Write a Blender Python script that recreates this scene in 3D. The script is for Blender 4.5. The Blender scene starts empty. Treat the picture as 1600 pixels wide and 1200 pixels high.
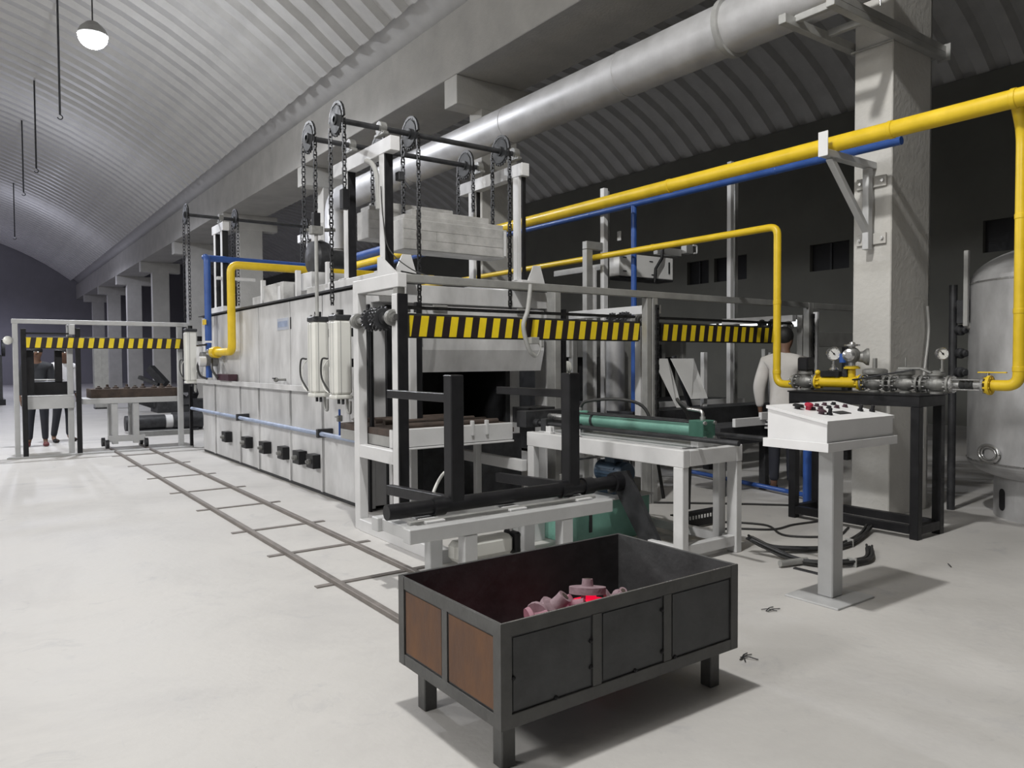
import bpy, bmesh, math, random
from mathutils import Vector, Matrix, Euler
random.seed(7)
S = bpy.context.scene
C = S.collection
PI = math.pi

# ------------------------------------------------------------------ camera, world, lights, exposure
def look_rows(yaw, pitch, roll):
    fwd = Vector((math.sin(yaw)*math.cos(pitch), math.cos(yaw)*math.cos(pitch), math.sin(pitch)))
    r = Vector((math.cos(yaw), -math.sin(yaw), 0)); d = -(r.cross(fwd))
    return (math.cos(roll)*r + math.sin(roll)*d, -math.sin(roll)*r + math.cos(roll)*d, fwd)
cam = bpy.data.objects.new('camera', bpy.data.cameras.new('camera')); C.objects.link(cam)
cam.data.sensor_width = 36; cam.data.lens = 1175.27/1600*36; cam.data.clip_end = 300
cr, cd, cf = look_rows(math.radians(35.8783), math.radians(-1.7576), math.radians(0.2962))
m3 = Matrix((cr, -cd, -cf)).transposed()
cam.matrix_world = Matrix.Translation((0, 0, 1.45)) @ m3.to_4x4()
S.camera = cam
w = bpy.data.worlds.new('world'); S.world = w; w.use_nodes = True
w.node_tree.nodes['Background'].inputs[0].default_value = (.55, .6, .7, 1)
w.node_tree.nodes['Background'].inputs[1].default_value = 0.02
S.view_settings.view_transform = 'Standard'; S.view_settings.look = 'None'
S.view_settings.exposure = 0.0; S.view_settings.gamma = 1; S.view_settings.use_curve_mapping = False
S.cycles.use_denoising = True
S.cycles.max_bounces = 6; S.cycles.diffuse_bounces = 4; S.cycles.glossy_bounces = 3
S.cycles.sample_clamp_indirect = 6
LAMPS = [  # x, y, power, colour : the pendant high-bay lamps of the hall
    (1.6, 2.7, 1020, (1.0, .985, .95)),
    (1.89, 15.0, 1150, (.93, .95, 1.0)),
    (1.7, 27.3, 700, (.85, .88, 1.0)),
    (1.7, 42.0, 900, (.82, .84, 1.0)),
    (-3.5, 53.0, 1300, (.76, .76, 1.0)),
    (-8.2, 2.7, 1900, (1.0, .985, .96)),
    (-8.2, 15.0, 1900, (1.0, .985, .96)),
]
LAMP_Z = 7.2
for x, y, p, c in LAMPS:
    for kind, k in (('SPOT', .80), ('POINT', .13)):      # open reflector: most light down, some spill up
        ld = bpy.data.lights.new('lamp_light', kind); ld.energy = p*k*1.15; ld.color = c; ld.shadow_soft_size = .13 if x > 0 else .9   # left lamps widened only to blur the shadows they cast
        if kind == 'SPOT': ld.spot_size = math.radians(172); ld.spot_blend = .3
        lo = bpy.data.objects.new('lamp_light', ld); lo.location = (x, y, LAMP_Z-.42); C.objects.link(lo)

# ------------------------------------------------------------------ mesh builder
class MB:
    def __init__(s): s.v = []; s.f = []; s.s = []
    def add(s, vs, fs, smooth=False):
        o = len(s.v); s.v += [tuple(v) for v in vs]
        for f in fs: s.f.append([i+o for i in f]); s.s.append(smooth)
        return s
    def box(s, x0, y0, z0, x1, y1, z1, c=None, M=None):
        x0, x1 = min(x0, x1), max(x0, x1); y0, y1 = min(y0, y1), max(y0, y1); z0, z1 = min(z0, z1), max(z0, z1)
        d = min(x1-x0, y1-y0, z1-z0)
        if c is None: c = min(.004, d*.2)
        if c <= 0:
            vs = [(x, y, z) for x in (x0, x1) for y in (y0, y1) for z in (z0, z1)]
            fs = [(0,1,3,2),(4,6,7,5),(0,4,5,1),(2,3,7,6),(0,2,6,4),(1,5,7,3)]
        else:
            vs = []; ix = {}
            for i, X in enumerate((x0, x1)):
                for j, Y in enumerate((y0, y1)):
                    for k, Z in enumerate((z0, z1)):
                        sx, sy, sz = (1, -1)[i]*c, (1, -1)[j]*c, (1, -1)[k]*c
                        ix[i,j,k,0] = len(vs); vs.append((X, Y+sy, Z+sz))
                        ix[i,j,k,1] = len(vs); vs.append((X+sx, Y, Z+sz))
                        ix[i,j,k,2] = len(vs); vs.append((X+sx, Y+sy, Z))
            g = lambda *a: ix[a]
            fs = []
            for i in (0, 1):
                q = [g(i,0,0,0), g(i,1,0,0), g(i,1,1,0), g(i,0,1,0)]; fs.append(q if i else q[::-1])
                q = [g(0,i,0,1), g(0,i,1,1), g(1,i,1,1), g(1,i,0,1)]; fs.append(q if i else q[::-1])
                q = [g(0,0,i,2), g(1,0,i,2), g(1,1,i,2), g(0,1,i,2)]; fs.append(q if i else q[::-1])
            for a in (0, 1):
                for b in (0, 1):
                    fs.append([g(0,a,b,1), g(1,a,b,1), g(1,a,b,2), g(0,a,b,2)])
                    fs.append([g(a,0,b,0), g(a,1,b,0), g(a,1,b,2), g(a,0,b,2)])
                    fs.append([g(a,b,0,0), g(a,b,1,0), g(a,b,1,1), g(a,b,0,1)])
            for a in (0, 1):
                for b in (0, 1):
                    for d_ in (0, 1): fs.append([g(a,b,d_,0), g(a,b,d_,1), g(a,b,d_,2)])
        if M is not None: vs = [M @ Vector(v) for v in vs]
        return s.add(vs, fs)
    def bar(s, p, q, w_, h, up=(0, 0, 1), c=None):
        p, q = Vector(p), Vector(q); d = q-p; L = d.length; y = d.normalized(); up = Vector(up)
        if abs(y.dot(up)) > .99: up = Vector((1, 0, 0))
        x = y.cross(up).normalized(); z = x.cross(y)
        M = Matrix.Translation(p) @ Matrix((x, y, z)).transposed().to_4x4()
        return s.box(-w_/2, 0, -h/2, w_/2, L, h/2, c, M)
    def tube(s, pts, r, n=12, caps=True, smooth=True):
        pts = [Vector(p) for p in pts]; N = len(pts); rs = r if isinstance(r, (list, tuple)) else [r]*N
        T = []
        for i in range(N):
            a = (pts[i]-pts[i-1]).normalized() if i else None
            b = (pts[i+1]-pts[i]).normalized() if i < N-1 else None
            T.append((a+b).normalized() if a and b and (a+b).length > 1e-6 else (a or b))
        u = T[0].orthogonal().normalized(); vs = []
        for i in range(N):
            u = (u - T[i]*u.dot(T[i])).normalized(); v_ = T[i].cross(u)
            for k in range(n):
                a = 2*PI*k/n; vs.append(pts[i]+(u*math.cos(a)+v_*math.sin(a))*rs[i])
        fs = [(i*n+k, i*n+(k+1) % n, (i+1)*n+(k+1) % n, (i+1)*n+k) for i in range(N-1) for k in range(n)]
        s.add(vs, fs, smooth)
        if caps:
            s.add(vs[:n], [tuple(range(n))[::-1]]); s.add(vs[-n:], [tuple(range(n))])
        return s
    def cyl(s, p, q, r, n=20, r2=None): return s.tube([p, q], [r, r if r2 is None else r2], n)
    def lathe(s, o, axis, prof, n=24, smooth=True):
        o = Vector(o); t = Vector(axis).normalized(); u = t.orthogonal().normalized(); v_ = t.cross(u); vs = []
        for (r, h) in prof:
            for k in range(n):
                a = 2*PI*k/n; vs.append(o+t*h+(u*math.cos(a)+v_*math.sin(a))*max(r, 1e-5))
        fl = []
        for i in range(len(prof)-1):
            s.add(vs[i*n:(i+2)*n], [(k, (k+1) % n, n+(k+1) % n, n+k) for k in range(n)], smooth)
        s.add(vs[:n], [tuple(range(n))[::-1]]); s.add(vs[-n:], [tuple(range(n))])
        return s
    def prism(s, poly, axis, a0, a1):
        def P(u, v_, a): return {'x': (a, u, v_), 'y': (u, a, v_), 'z': (u, v_, a)}[axis]
        n = len(poly); vs = [P(u, v_, a0) for u, v_ in poly]+[P(u, v_, a1) for u, v_ in poly]
        fs = [tuple(range(n))[::-1], tuple(range(n, 2*n))]+[(i, (i+1) % n, n+(i+1) % n, n+i) for i in range(n)]
        return s.add(vs, fs)
    def ball(s, c, r, n=14, m=9, sc=(1, 1, 1)):
        vs = []; c = Vector(c)
        for i in range(m+1):
            th = PI*i/m
            for k in range(n):
                a = 2*PI*k/n; vs.append(c+Vector((math.sin(th)*math.cos(a)*sc[0], math.sin(th)*math.sin(a)*sc[1], math.cos(th)*sc[2]))*r)
        s.add(vs, [(i*n+k, (i+1)*n+k, (i+1)*n+(k+1) % n, i*n+(k+1) % n) for i in range(m) for k in range(n)], True)
        return s
ORG = {}
def build(name, mb, m, parent=None, org=None):
    me = bpy.data.meshes.new(name)
    if parent is not None: org = ORG[parent.name]
    elif org is None:
        xs, ys, zs = zip(*mb.v); org = Vector(((min(xs)+max(xs))/2, (min(ys)+max(ys))/2, min(zs)))
    org = Vector(org)
    me.from_pydata([Vector(v)-org for v in mb.v], [], mb.f)
    me.polygons.foreach_set('use_smooth', mb.s)
    bm = bmesh.new(); bm.from_mesh(me); bmesh.ops.recalc_face_normals(bm, faces=bm.faces); bm.to_mesh(me); bm.free()
    me.materials.append(m)
    o = bpy.data.objects.new(name, me); C.objects.link(o); ORG[o.name] = org
    if parent is not None: o.parent = parent
    else: o.location = org
    return o
def tag(o, label, cat, group=None, kind=None):
    o['label'] = label; o['category'] = cat
    if group: o['group'] = group
    if kind: o['kind'] = kind
    return o
def thing(name, label, cat, loc, group=None):
    o = bpy.data.objects.new(name, None); C.objects.link(o); o.location = loc; o.empty_display_size = .1
    ORG[o.name] = Vector(loc)
    return tag(o, label, cat, group)
def struct(name, mb, m, parent=None):
    o = build(name, mb, m, parent, (0, 0, 0))
    if parent is None: o['kind'] = 'structure'
    return o
JR = random.Random(3)
def bx(parent, name, m, *a, c=None):
    x0, y0, z0, x1, y1, z1 = a
    j = [JR.uniform(-.00035, .00035) for _ in range(6)]
    return build(name, MB().box(min(x0, x1)+j[0], min(y0, y1)+j[1], min(z0, z1)+j[2], max(x0, x1)+j[3], max(y0, y1)+j[4], max(z0, z1)+j[5], c=c), m, parent)
def cyl(parent, name, m, p, q, r, n=20): return build(name, MB().cyl(p, q, r, n), m, parent)
def tube(parent, name, m, pts, r, n=10): return build(name, MB().tube(pts, r, n), m, parent)
def bar(parent, name, m, p, q, w_, h, up=(0, 0, 1)): return build(name, MB().bar(p, q, w_, h, up), m, parent)
def inst(o, parent, d):      # same mesh, moved by d
    c = o.copy(); C.objects.link(c); c.parent = parent; c.location = Vector(o.location)+Vector(d); ORG[c.name] = ORG[o.name]
    return c
def dup(root, loc, rz=0, label=None):
    r = root.copy(); C.objects.link(r); r.location = loc; r.rotation_euler = (0, 0, rz)
    if label: r['label'] = label
    for ch in list(root.children):
        c = ch.copy(); C.objects.link(c); c.parent = r
        for g in ch.children:
            d = g.copy(); C.objects.link(d); d.parent = c
    return r
def fillet(pts, r=.1, k=5):     # polyline with rounded elbows
    pts = [Vector(p) for p in pts]; out = [pts[0]]
    for i in range(1, len(pts)-1):
        a, b, c = pts[i-1], pts[i], pts[i+1]
        d1 = (a-b).normalized(); d2 = (c-b).normalized(); rr = min(r, (a-b).length*.49, (c-b).length*.49)
        p, q = b+d1*rr, b+d2*rr
        for t in range(k+1):
            t /= k; out.append(p*(1-t)**2+b*2*t*(1-t)+q*t*t)
    out.append(pts[-1]); return out
def spline(pts, k=6):
    P = [Vector(p) for p in pts]; P = [P[0]*2-P[1]]+P+[P[-1]*2-P[-2]]; out = []
    for i in range(1, len(P)-2):
        a, b, c, d = P[i-1:i+3]
        for j in range(k):
            t = j/k; out.append(.5*((2*b)+(c-a)*t+(2*a-5*b+4*c-d)*t*t+(3*b-a-3*c+d)*t**3))
    out.append(P[-2]); return out

# ------------------------------------------------------------------ materials
def mat(name, col, rough=.5, metal=0., var=.15, scale=6., bump=0., bscale=40., col2=None, stretch=(1, 1, 1), spec=.5, rvar=.1):
    m = bpy.data.materials.new(name); m.use_nodes = True; nt = m.node_tree; N = nt.nodes; L = nt.links
    b = N['Principled BSDF']; b.inputs['Metallic'].default_value = metal; b.inputs['Roughness'].default_value = rough
    b.inputs['Specular IOR Level'].default_value = spec
    tc = N.new('ShaderNodeTexCoord'); mp = N.new('ShaderNodeMapping'); mp.inputs['Scale'].default_value = stretch
    L.new(tc.outputs['Object'], mp.inputs[0])
    n1 = N.new('ShaderNodeTexNoise'); n1.inputs['Scale'].default_value = scale; n1.inputs['Detail'].default_value = 6; n1.inputs['Roughness'].default_value = .62
    L.new(mp.outputs[0], n1.inputs[0])
    rp = N.new('ShaderNodeValToRGB'); rp.color_ramp.elements[0].position = .3; rp.color_ramp.elements[1].position = .7
    lo = [max(0, c*(1-var)) for c in col] if col2 is None else col2; hi = [min(1, c*(1+var*.6)) for c in col] if col2 is None else col
    rp.color_ramp.elements[0].color = (*lo, 1); rp.color_ramp.elements[1].color = (*hi, 1)
    L.new(n1.outputs[0], rp.inputs[0]); L.new(rp.outputs[0], b.inputs['Base Color'])
    if rvar:
        mr = N.new('ShaderNodeMapRange'); mr.inputs[1].default_value = .3; mr.inputs[2].default_value = .7
        mr.inputs[3].default_value = max(.05, rough-rvar); mr.inputs[4].default_value = min(1, rough+rvar)
        L.new(n1.outputs[0], mr.inputs[0]); L.new(mr.outputs[0], b.inputs['Roughness'])
    if bump:
        n2 = N.new('ShaderNodeTexNoise'); n2.inputs['Scale'].default_value = bscale; n2.inputs['Detail'].default_value = 4
        L.new(mp.outputs[0], n2.inputs[0]); bp = N.new('ShaderNodeBump'); bp.inputs['Strength'].default_value = bump; bp.inputs['Distance'].default_value = .02
        L.new(n2.outputs[0], bp.inputs['Height']); L.new(bp.outputs[0], b.inputs['Normal'])
    return m
def glow(name, col, strength, base=(.05, .02, .02)):
    m = mat(name, base, .7, 0, .3, 20, .2)
    b = m.node_tree.nodes['Principled BSDF']; b.inputs['Emission Color'].default_value = (*col, 1); b.inputs['Emission Strength'].default_value = strength
    return m
M = {}
M['concrete'] = mat('concrete', (.40, .39, .37), .85, 0, .16, 1.6, .25, 30)
M['pillar'] = mat('pillar_plaster', (.50, .49, .465), .85, 0, .13, 2.2, .25, 25)
M['roof'] = mat('roof_sheet', (.56, .555, .545), .55, .2, .1, 3, 0, rvar=.08)
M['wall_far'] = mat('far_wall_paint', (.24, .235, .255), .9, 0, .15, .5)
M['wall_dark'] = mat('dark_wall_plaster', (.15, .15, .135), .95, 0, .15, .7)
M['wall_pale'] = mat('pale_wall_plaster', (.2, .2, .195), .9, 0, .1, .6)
M['white'] = mat('white_paint', (.64, .64, .645), .45, 0, .07, 5, .03)
M['grey'] = mat('light_grey_paint', (.52, .525, .53), .45, .15, .10, 4, .04)
M['sheet'] = mat('furnace_sheet', (.62, .62, .625), .5, .15, .27, 2.6, .05, 12, stretch=(1, 1, .45))
M['galv'] = mat('galvanised_steel', (.38, .38, .37), .5, .4, .2, 5, .05)
M['mottled'] = mat('mottled_plate', (.47, .465, .455), .6, .2, .3, 5, .15, 18)
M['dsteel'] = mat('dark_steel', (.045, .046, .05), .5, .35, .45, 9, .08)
M['bin'] = mat('bin_plate', (.075, .077, .08), .55, .3, .4, 5, .12, 25)
M['binframe'] = mat('bin_angle_iron', (.098, .098, .096), .5, .35, .35, 8, .12, 25)
M['rust'] = mat('rusty_plate', (.17, .085, .042), .75, .1, .4, 7, .15, 30, col2=(.09, .05, .035), stretch=(1, 1, .5))
M['black'] = mat('black_paint', (.014, .014, .016), .42, 0, .3, 12, .04, spec=.3)
M['chain'] = mat('oily_chain', (.022, .022, .023), .45, .1, .3, 40, spec=.25)
M['yellow'] = mat('yellow_paint', (.72, .50, .02), .38, 0, .12, 6, .03)
M['blue'] = mat('blue_paint', (.03, .09, .33), .38, 0, .18, 6, .03)
M['wblue'] = mat('pale_blue_pipe', (.32, .38, .52), .45, .1, .3, 5)
M['green'] = mat('green_enamel', (.19, .40, .33), .42, .05, .18, 7, .04)
M['dgreen'] = mat('dark_green_enamel', (.05, .14, .105), .45, .05, .18, 7, .04)
M['motor'] = mat('motor_blue', (.04, .07, .11), .45, .1, .3, 10, .05)
M['alu'] = mat('tank_aluminium', (.60, .60, .61), .48, .65, .3, 2.6, .06, 10, stretch=(1, 1, .6))
M['duct'] = mat('duct_sheet', (.54, .54, .55), .52, .6, .2, 2.5, .05, 12)
M['cyl'] = mat('cream_cylinder', (.74, .74, .70), .4, .1, .05, 4)
M['cast'] = mat('cast_iron', (.26, .26, .25), .5, .5, .3, 12, .12)
M['chrome'] = mat('bright_steel', (.6, .6, .6), .25, .9, .1, 10)
M['rubber'] = mat('rubber_hose', (.03, .03, .03), .6, 0, .3, 10)
M['greyhose'] = mat('grey_hose', (.36, .36, .35), .55, 0, .1, 10)
M['clear'] = mat('pale_hose', (.75, .75, .72), .4, 0, .05, 10)
M['rail'] = mat('rail_steel', (.21, .19, .175), .55, .35, .3, 7, .1)
M['scale'] = mat('brown_castings', (.075, .055, .045), .8, .1, .5, 8, .3, 20)
M['dial'] = mat('dial_face', (.85, .85, .82), .35, 0, .03, 3)
M['red'] = mat('red_button', (.42, .02, .05), .4, 0, .1, 10)
M['maroon'] = mat('dark_button', (.05, .02, .03), .4, 0, .2, 10)
M['paper'] = mat('white_board', (.88, .88, .87), .6, 0, .05, 3)
M['console'] = mat('console_enamel', (.80, .80, .81), .4, 0, .04, 5)
M['sprocket'] = mat('dark_sprocket', (.03, .031, .033), .5, .0, .3, 14, spec=.12)
M['label'] = mat('blue_plate', (.42, .45, .52), .5, .1, .1, 8)
M['skin'] = mat('skin', (.16, .085, .055), .6, 0, .1, 8)
M['hair'] = mat('black_hair', (.012, .011, .011), .6, 0, .3, 30, .3, 120)
M['shirt'] = mat('pale_shirt', (.58, .56, .54), .85, 0, .08, 6, .2, 14)
M['wshirt'] = mat('white_shirt', (.75, .75, .78), .85, 0, .05, 6)
M['navy'] = mat('navy_trousers', (.022, .024, .034), .85, 0, .2, 6, .15, 14)
M['dkshirt'] = mat('dark_shirt', (.03, .033, .04), .85, 0, .2, 6)
M['redshoe'] = mat('maroon_shoe', (.14, .035, .04), .6, 0, .2, 8)
M['sack'] = mat('grey_board', (.22, .215, .21), .8, 0, .1, 3)
M['hot_red'] = glow('red_hot_metal', (1., .005, .05), .75, (.3, .02, .05))
M['hot_pink'] = glow('pink_hot_metal', (.75, .10, .22), .08, (.25, .145, .175))
M['hot_dull'] = glow('dull_hot_metal', (.65, .15, .22), .04, (.23, .17, .19))
M['lens'] = glow('lamp_lens', (.92, .95, 1.), 60, (.8, .8, .8))
M['beyond_glow'] = glow('lit_area_glow', (.93, .97, 1.), 2.2, (.8, .8, .8))  # emission stands in for a brightly lit area past the second furnace
def hazard_mat():
    m = mat('hazard_stripes', (.88, .66, .02), .45, 0, .1, 9); nt = m.node_tree; N = nt.nodes; L = nt.links
    b = N['Principled BSDF']; tc = N.new('ShaderNodeTexCoord'); sp = N.new('ShaderNodeSeparateXYZ'); L.new(tc.outputs['Object'], sp.inputs[0])
    a = N.new('ShaderNodeMath'); a.operation = 'MULTIPLY_ADD'; a.inputs[1].default_value = -.16; L.new(sp.outputs[2], a.inputs[0]); L.new(sp.outputs[0], a.inputs[2])
    d = N.new('ShaderNodeMath'); d.operation = 'DIVIDE'; d.inputs[1].default_value = .1425; L.new(a.outputs[0], d.inputs[0])
    f = N.new('ShaderNodeMath'); f.operation = 'FRACT'; L.new(d.outputs[0], f.inputs[0])
    g = N.new('ShaderNodeMath'); g.operation = 'LESS_THAN'; g.inputs[1].default_value = .5; L.new(f.outputs[0], g.inputs[0])
    old = [l for l in nt.links if l.to_socket == b.inputs['Base Color']][0].from_socket
    mx = N.new('ShaderNodeMix'); mx.data_type = 'RGBA'; mx.inputs[6].default_value = (.022, .014, .016, 1)
    L.new(g.outputs[0], mx.inputs[0]); L.new(old, mx.inputs[7]); L.new(mx.outputs[2], b.inputs['Base Color'])
    return m
M['hazard'] = hazard_mat()
def floor_mat():
    m = mat('concrete_floor', (.53, .517, .50), .62, 0, .1, .55, .12, 18); nt = m.node_tree; N = nt.nodes; L = nt.links
    b = N['Principled BSDF']; old = [l for l in nt.links if l.to_socket == b.inputs['Base Color']][0].from_socket
    tc = N.new('ShaderNodeTexCoord')
    def layer(prev, scale, p0, p1, col, fac, dist=0.):
        n = N.new('ShaderNodeTexNoise'); n.inputs['Scale'].default_value = scale; n.inputs['Detail'].default_value = 7; n.inputs['Roughness'].default_value = .7; n.inputs['Distortion'].default_value = dist
        L.new(tc.outputs['Object'], n.inputs[0])
        r = N.new('ShaderNodeMapRange'); r.inputs[1].default_value = p0; r.inputs[2].default_value = p1; r.inputs[4].default_value = fac; L.new(n.outputs[0], r.inputs[0])
        x = N.new('ShaderNodeMix'); x.data_type = 'RGBA'; x.inputs[7].default_value = (*col, 1); L.new(r.outputs[0], x.inputs[0]); L.new(prev, x.inputs[6]); return x.outputs[2]
    o = layer(old, .8, .48, .72, (.40, .39, .385), .6, .6)
    o = layer(o, 2.6, .58, .74, (.35, .35, .365), .6, .8)
    o = layer(o, 7., .64, .78, (.30, .295, .30), .6, .3)
    o = layer(o, 38., .68, .78, (.25, .24, .24), .45)
    L.new(o, b.inputs['Base Color'])
    return m
M['floor'] = floor_mat()

# ------------------------------------------------------------------ structure: floor, walls, vaulted roof, beam
YB, YF = -14., 61.
struct('floor', MB().box(-13.2, YB, -.3, 17.4, YF, 0, 0), M['floor'])
struct('wall_back', MB().box(-13.2, YF, -.3, 17.4, YF+.3, 11.5, 0), M['wall_far'])
struct('wall_front', MB().box(-13.2, YB-.3, -.3, 17.4, YB, 11.5, 0), M['wall_pale'])
struct('wall_left', MB().box(-13.3, YB, 0, -13., YF, 8, 0), M['wall_pale'])
# right wall with its dark window openings
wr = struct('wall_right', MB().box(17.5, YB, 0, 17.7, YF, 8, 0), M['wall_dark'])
wl = MB(); yy = [YB]
WIN = [(10.0, 11.05), (12.95, 14.06), (14.25, 15.05), (5.9, 7.05), (2.6, 4.4)]
WIN.sort()
edges = []; y = YB
for a, b_ in WIN:
    wl.box(17.3, y, 3.66, 17.5, a, 4.33, 0); y = b_
wl.box(17.3, y, 3.66, 17.5, YF, 4.33, 0)
wl.box(17.3, YB, 4.33, 17.5, YF, 8, 0)
lits = [(10.55, 13.7)]
wl.box(17.3, YB, 2.48, 17.5, YF, 3.66, 0); wl.box(17.3, YB, 0, 17.5, YF, 2.30, 0)
wl.box(17.3, YB, 2.30, 17.5, 11.2, 2.48, 0); wl.box(17.3, 15.4, 2.30, 17.5, YF, 2.48, 0)
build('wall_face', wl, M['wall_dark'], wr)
for i, (a, b_) in enumerate(WIN):
    wn = struct('window_%d' % (i+1), MB().box(17.42, a, 3.66, 17.46, b_, 4.33, 0), M['black'])
    build('mullion', MB().box(17.38, (a+b_)/2-.025, 3.66, 17.43, (a+b_)/2+.025, 4.33, 0), M['dsteel'], wn)
wn = struct('window_6', MB().box(17.42, 11.2, 2.30, 17.46, 15.4, 2.48, 0), M['beyond_glow'])  # glowing strip added in place of the lit area glimpsed beyond
for q in range(1, 6): build('mullion', MB().box(17.36, 11.2+q*.7-.03, 2.30, 17.42, 11.2+q*.7+.03, 2.48, 0), M['dsteel'], wn)
# vault shells (opaque outer skin) and corrugated sheets below them
def arc(xc, zc, R, a0, a1, n): return [(xc+R*math.sin(a0+(a1-a0)*i/n), zc+R*math.cos(a0+(a1-a0)*i/n)) for i in range(n+1)]
def vault(name, xc, zc, R, a0, a1, n, pitch, depth, trim=0):
    A = arc(xc, zc, R+.12, a0, a1, n); mb = MB()
    mb.add([(x, YB, z) for x, z in A]+[(x, YF, z) for x, z in A], [(i, i+1, n+2+i, n+1+i) for i in range(n)])
    root = struct(name, mb, M['roof'])
    a0 += trim; a1 -= trim
    y0, y1, y2, y3, y4 = 0, pitch*.38, pitch*.50, pitch*.88, pitch
    prof = [(y0, 0), (y1, 0), (y2, depth), (y3, depth), (y4, 0)]      # depth is towards the hall
    vs = []
    for (yy_, d) in prof:
        vs += [(x, yy_, z) for x, z in arc(xc, zc, R-d, a0, a1, n)]
    fs = [(j*(n+1)+i, j*(n+1)+i+1, (j+1)*(n+1)+i+1, (j+1)*(n+1)+i) for j in range(4) for i in range(n)]
    # closed end of the rib at the springing
    e0 = len(vs)
    for i_end in (0, n):
        fs.append([j*(n+1)+i_end for j in range(5)])
    mb = MB().add(vs, fs)
    first = build('roof_panel', mb, M['roof'], root); first.location = (0, YB, 0)
    for k in range(1, int((YF-YB)/pitch)):
        c = first.copy(); C.objects.link(c); c.parent = root; c.location = (0, YB+k*pitch, 0)
    return root
vault('ceiling', -3.2, -4.5, 15., -math.asin(9.75/15), math.asin(9.66/15), 22, .64, .13, .036)
vault('ceiling_side', 12.45, 2.0, 7.05, -math.asin(5.0/7.05), math.asin(5.0/7.05), 18, .64, .15)
def beam(name, x0, x1):
    b = struct(name, MB().box(x0, YB, 5.95, x1, YF, 6.95, .01), M['concrete'])
    return b
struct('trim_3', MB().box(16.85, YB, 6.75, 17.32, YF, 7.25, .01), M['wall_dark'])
beam('trim_1', 6.3, 7.6); beam('trim_2', -13.9, -12.7)
ORD = ['nearest', 'second', 'third', 'fourth', 'fifth', 'sixth', 'seventh', 'eighth', 'ninth']
for i in range(9):
    yc = 3.7+6.65*i
    lab = ['pale square pillar behind the black valve bench, nearest of the row', 'pillar behind the chain lift tower, second of the row',
           'pillar just left of the chain lift tower, third of the row', 'pillar behind the far chain lift, fourth of the row',
           'pillar left of the far chain lift, fifth of the row'][i] if i < 5 else 'distant pale pillar over the far striped bar, %s of the row from the front' % ORD[i]
    t = thing('concrete_pillar', lab, 'pillar', (7.13, yc, 0), 'pillars under the long concrete beam')
    bx(t, 'shaft', M['pillar'], 6.78, yc-.18, 0, 7.48, yc+.18, 5.56, c=.008)
    bx(t, 'capital', M['pillar'], 6.31, yc-.19, 5.5, 7.95, yc+.19, 5.95, c=.008)

# ------------------------------------------------------------------ hall lamps and hanging rods
for i, (x, y, p, c) in enumerate(LAMPS[1:2]):
    t = thing('pendant_lamp', 'lit white high bay lamp hanging under the curved roof', 'lamp', (x, y, LAMP_Z-.12))
    build('shade', MB().lathe((x, y, LAMP_Z-.06), (0, 0, 1), [(.24, 0), (.25, .01), (.2, .12), (.1, .22), (.06, .24)], 24), M['galv'], t)
    build('lens', MB().lathe((x, y, LAMP_Z-.08), (0, 0, 1), [(.23*math.sin(q*.262), -.2*math.cos(q*.262)) for q in range(7)], 24), M['lens'], t)
    cyl(t, 'rod', M['dsteel'], (x, y, LAMP_Z+.16), (x, y, 9.62), .012, 8)
for i, (x, y, z0) in enumerate(((1.79, 19.6, 6.98), (1.72, 25.6, 7.02), (1.65, 30.2, 7.18), (1.84, 40.5, 7.1))):
    lab = ['longest dark rod hanging from the roof just left of the lamp', 'second thin dark rod hanging from the curved roof', 'third thin dark rod hanging from the roof', 'farthest thin dark rod hanging above the left edge'][i]
    t = thing('hanging_rod', lab, 'rod', (x, y, z0), 'thin rods hanging from the vaulted roof')
    cyl(t, 'stem', M['dsteel'], (x, y, z0), (x, y, 9.62), .022, 8)
    build('hook', MB().tube([(x+.05*math.sin(a), y, z0-.05+.05*math.cos(a)) for a in [q*.45 for q in range(11)]], .012, 6), M['dsteel'], t)

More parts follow.
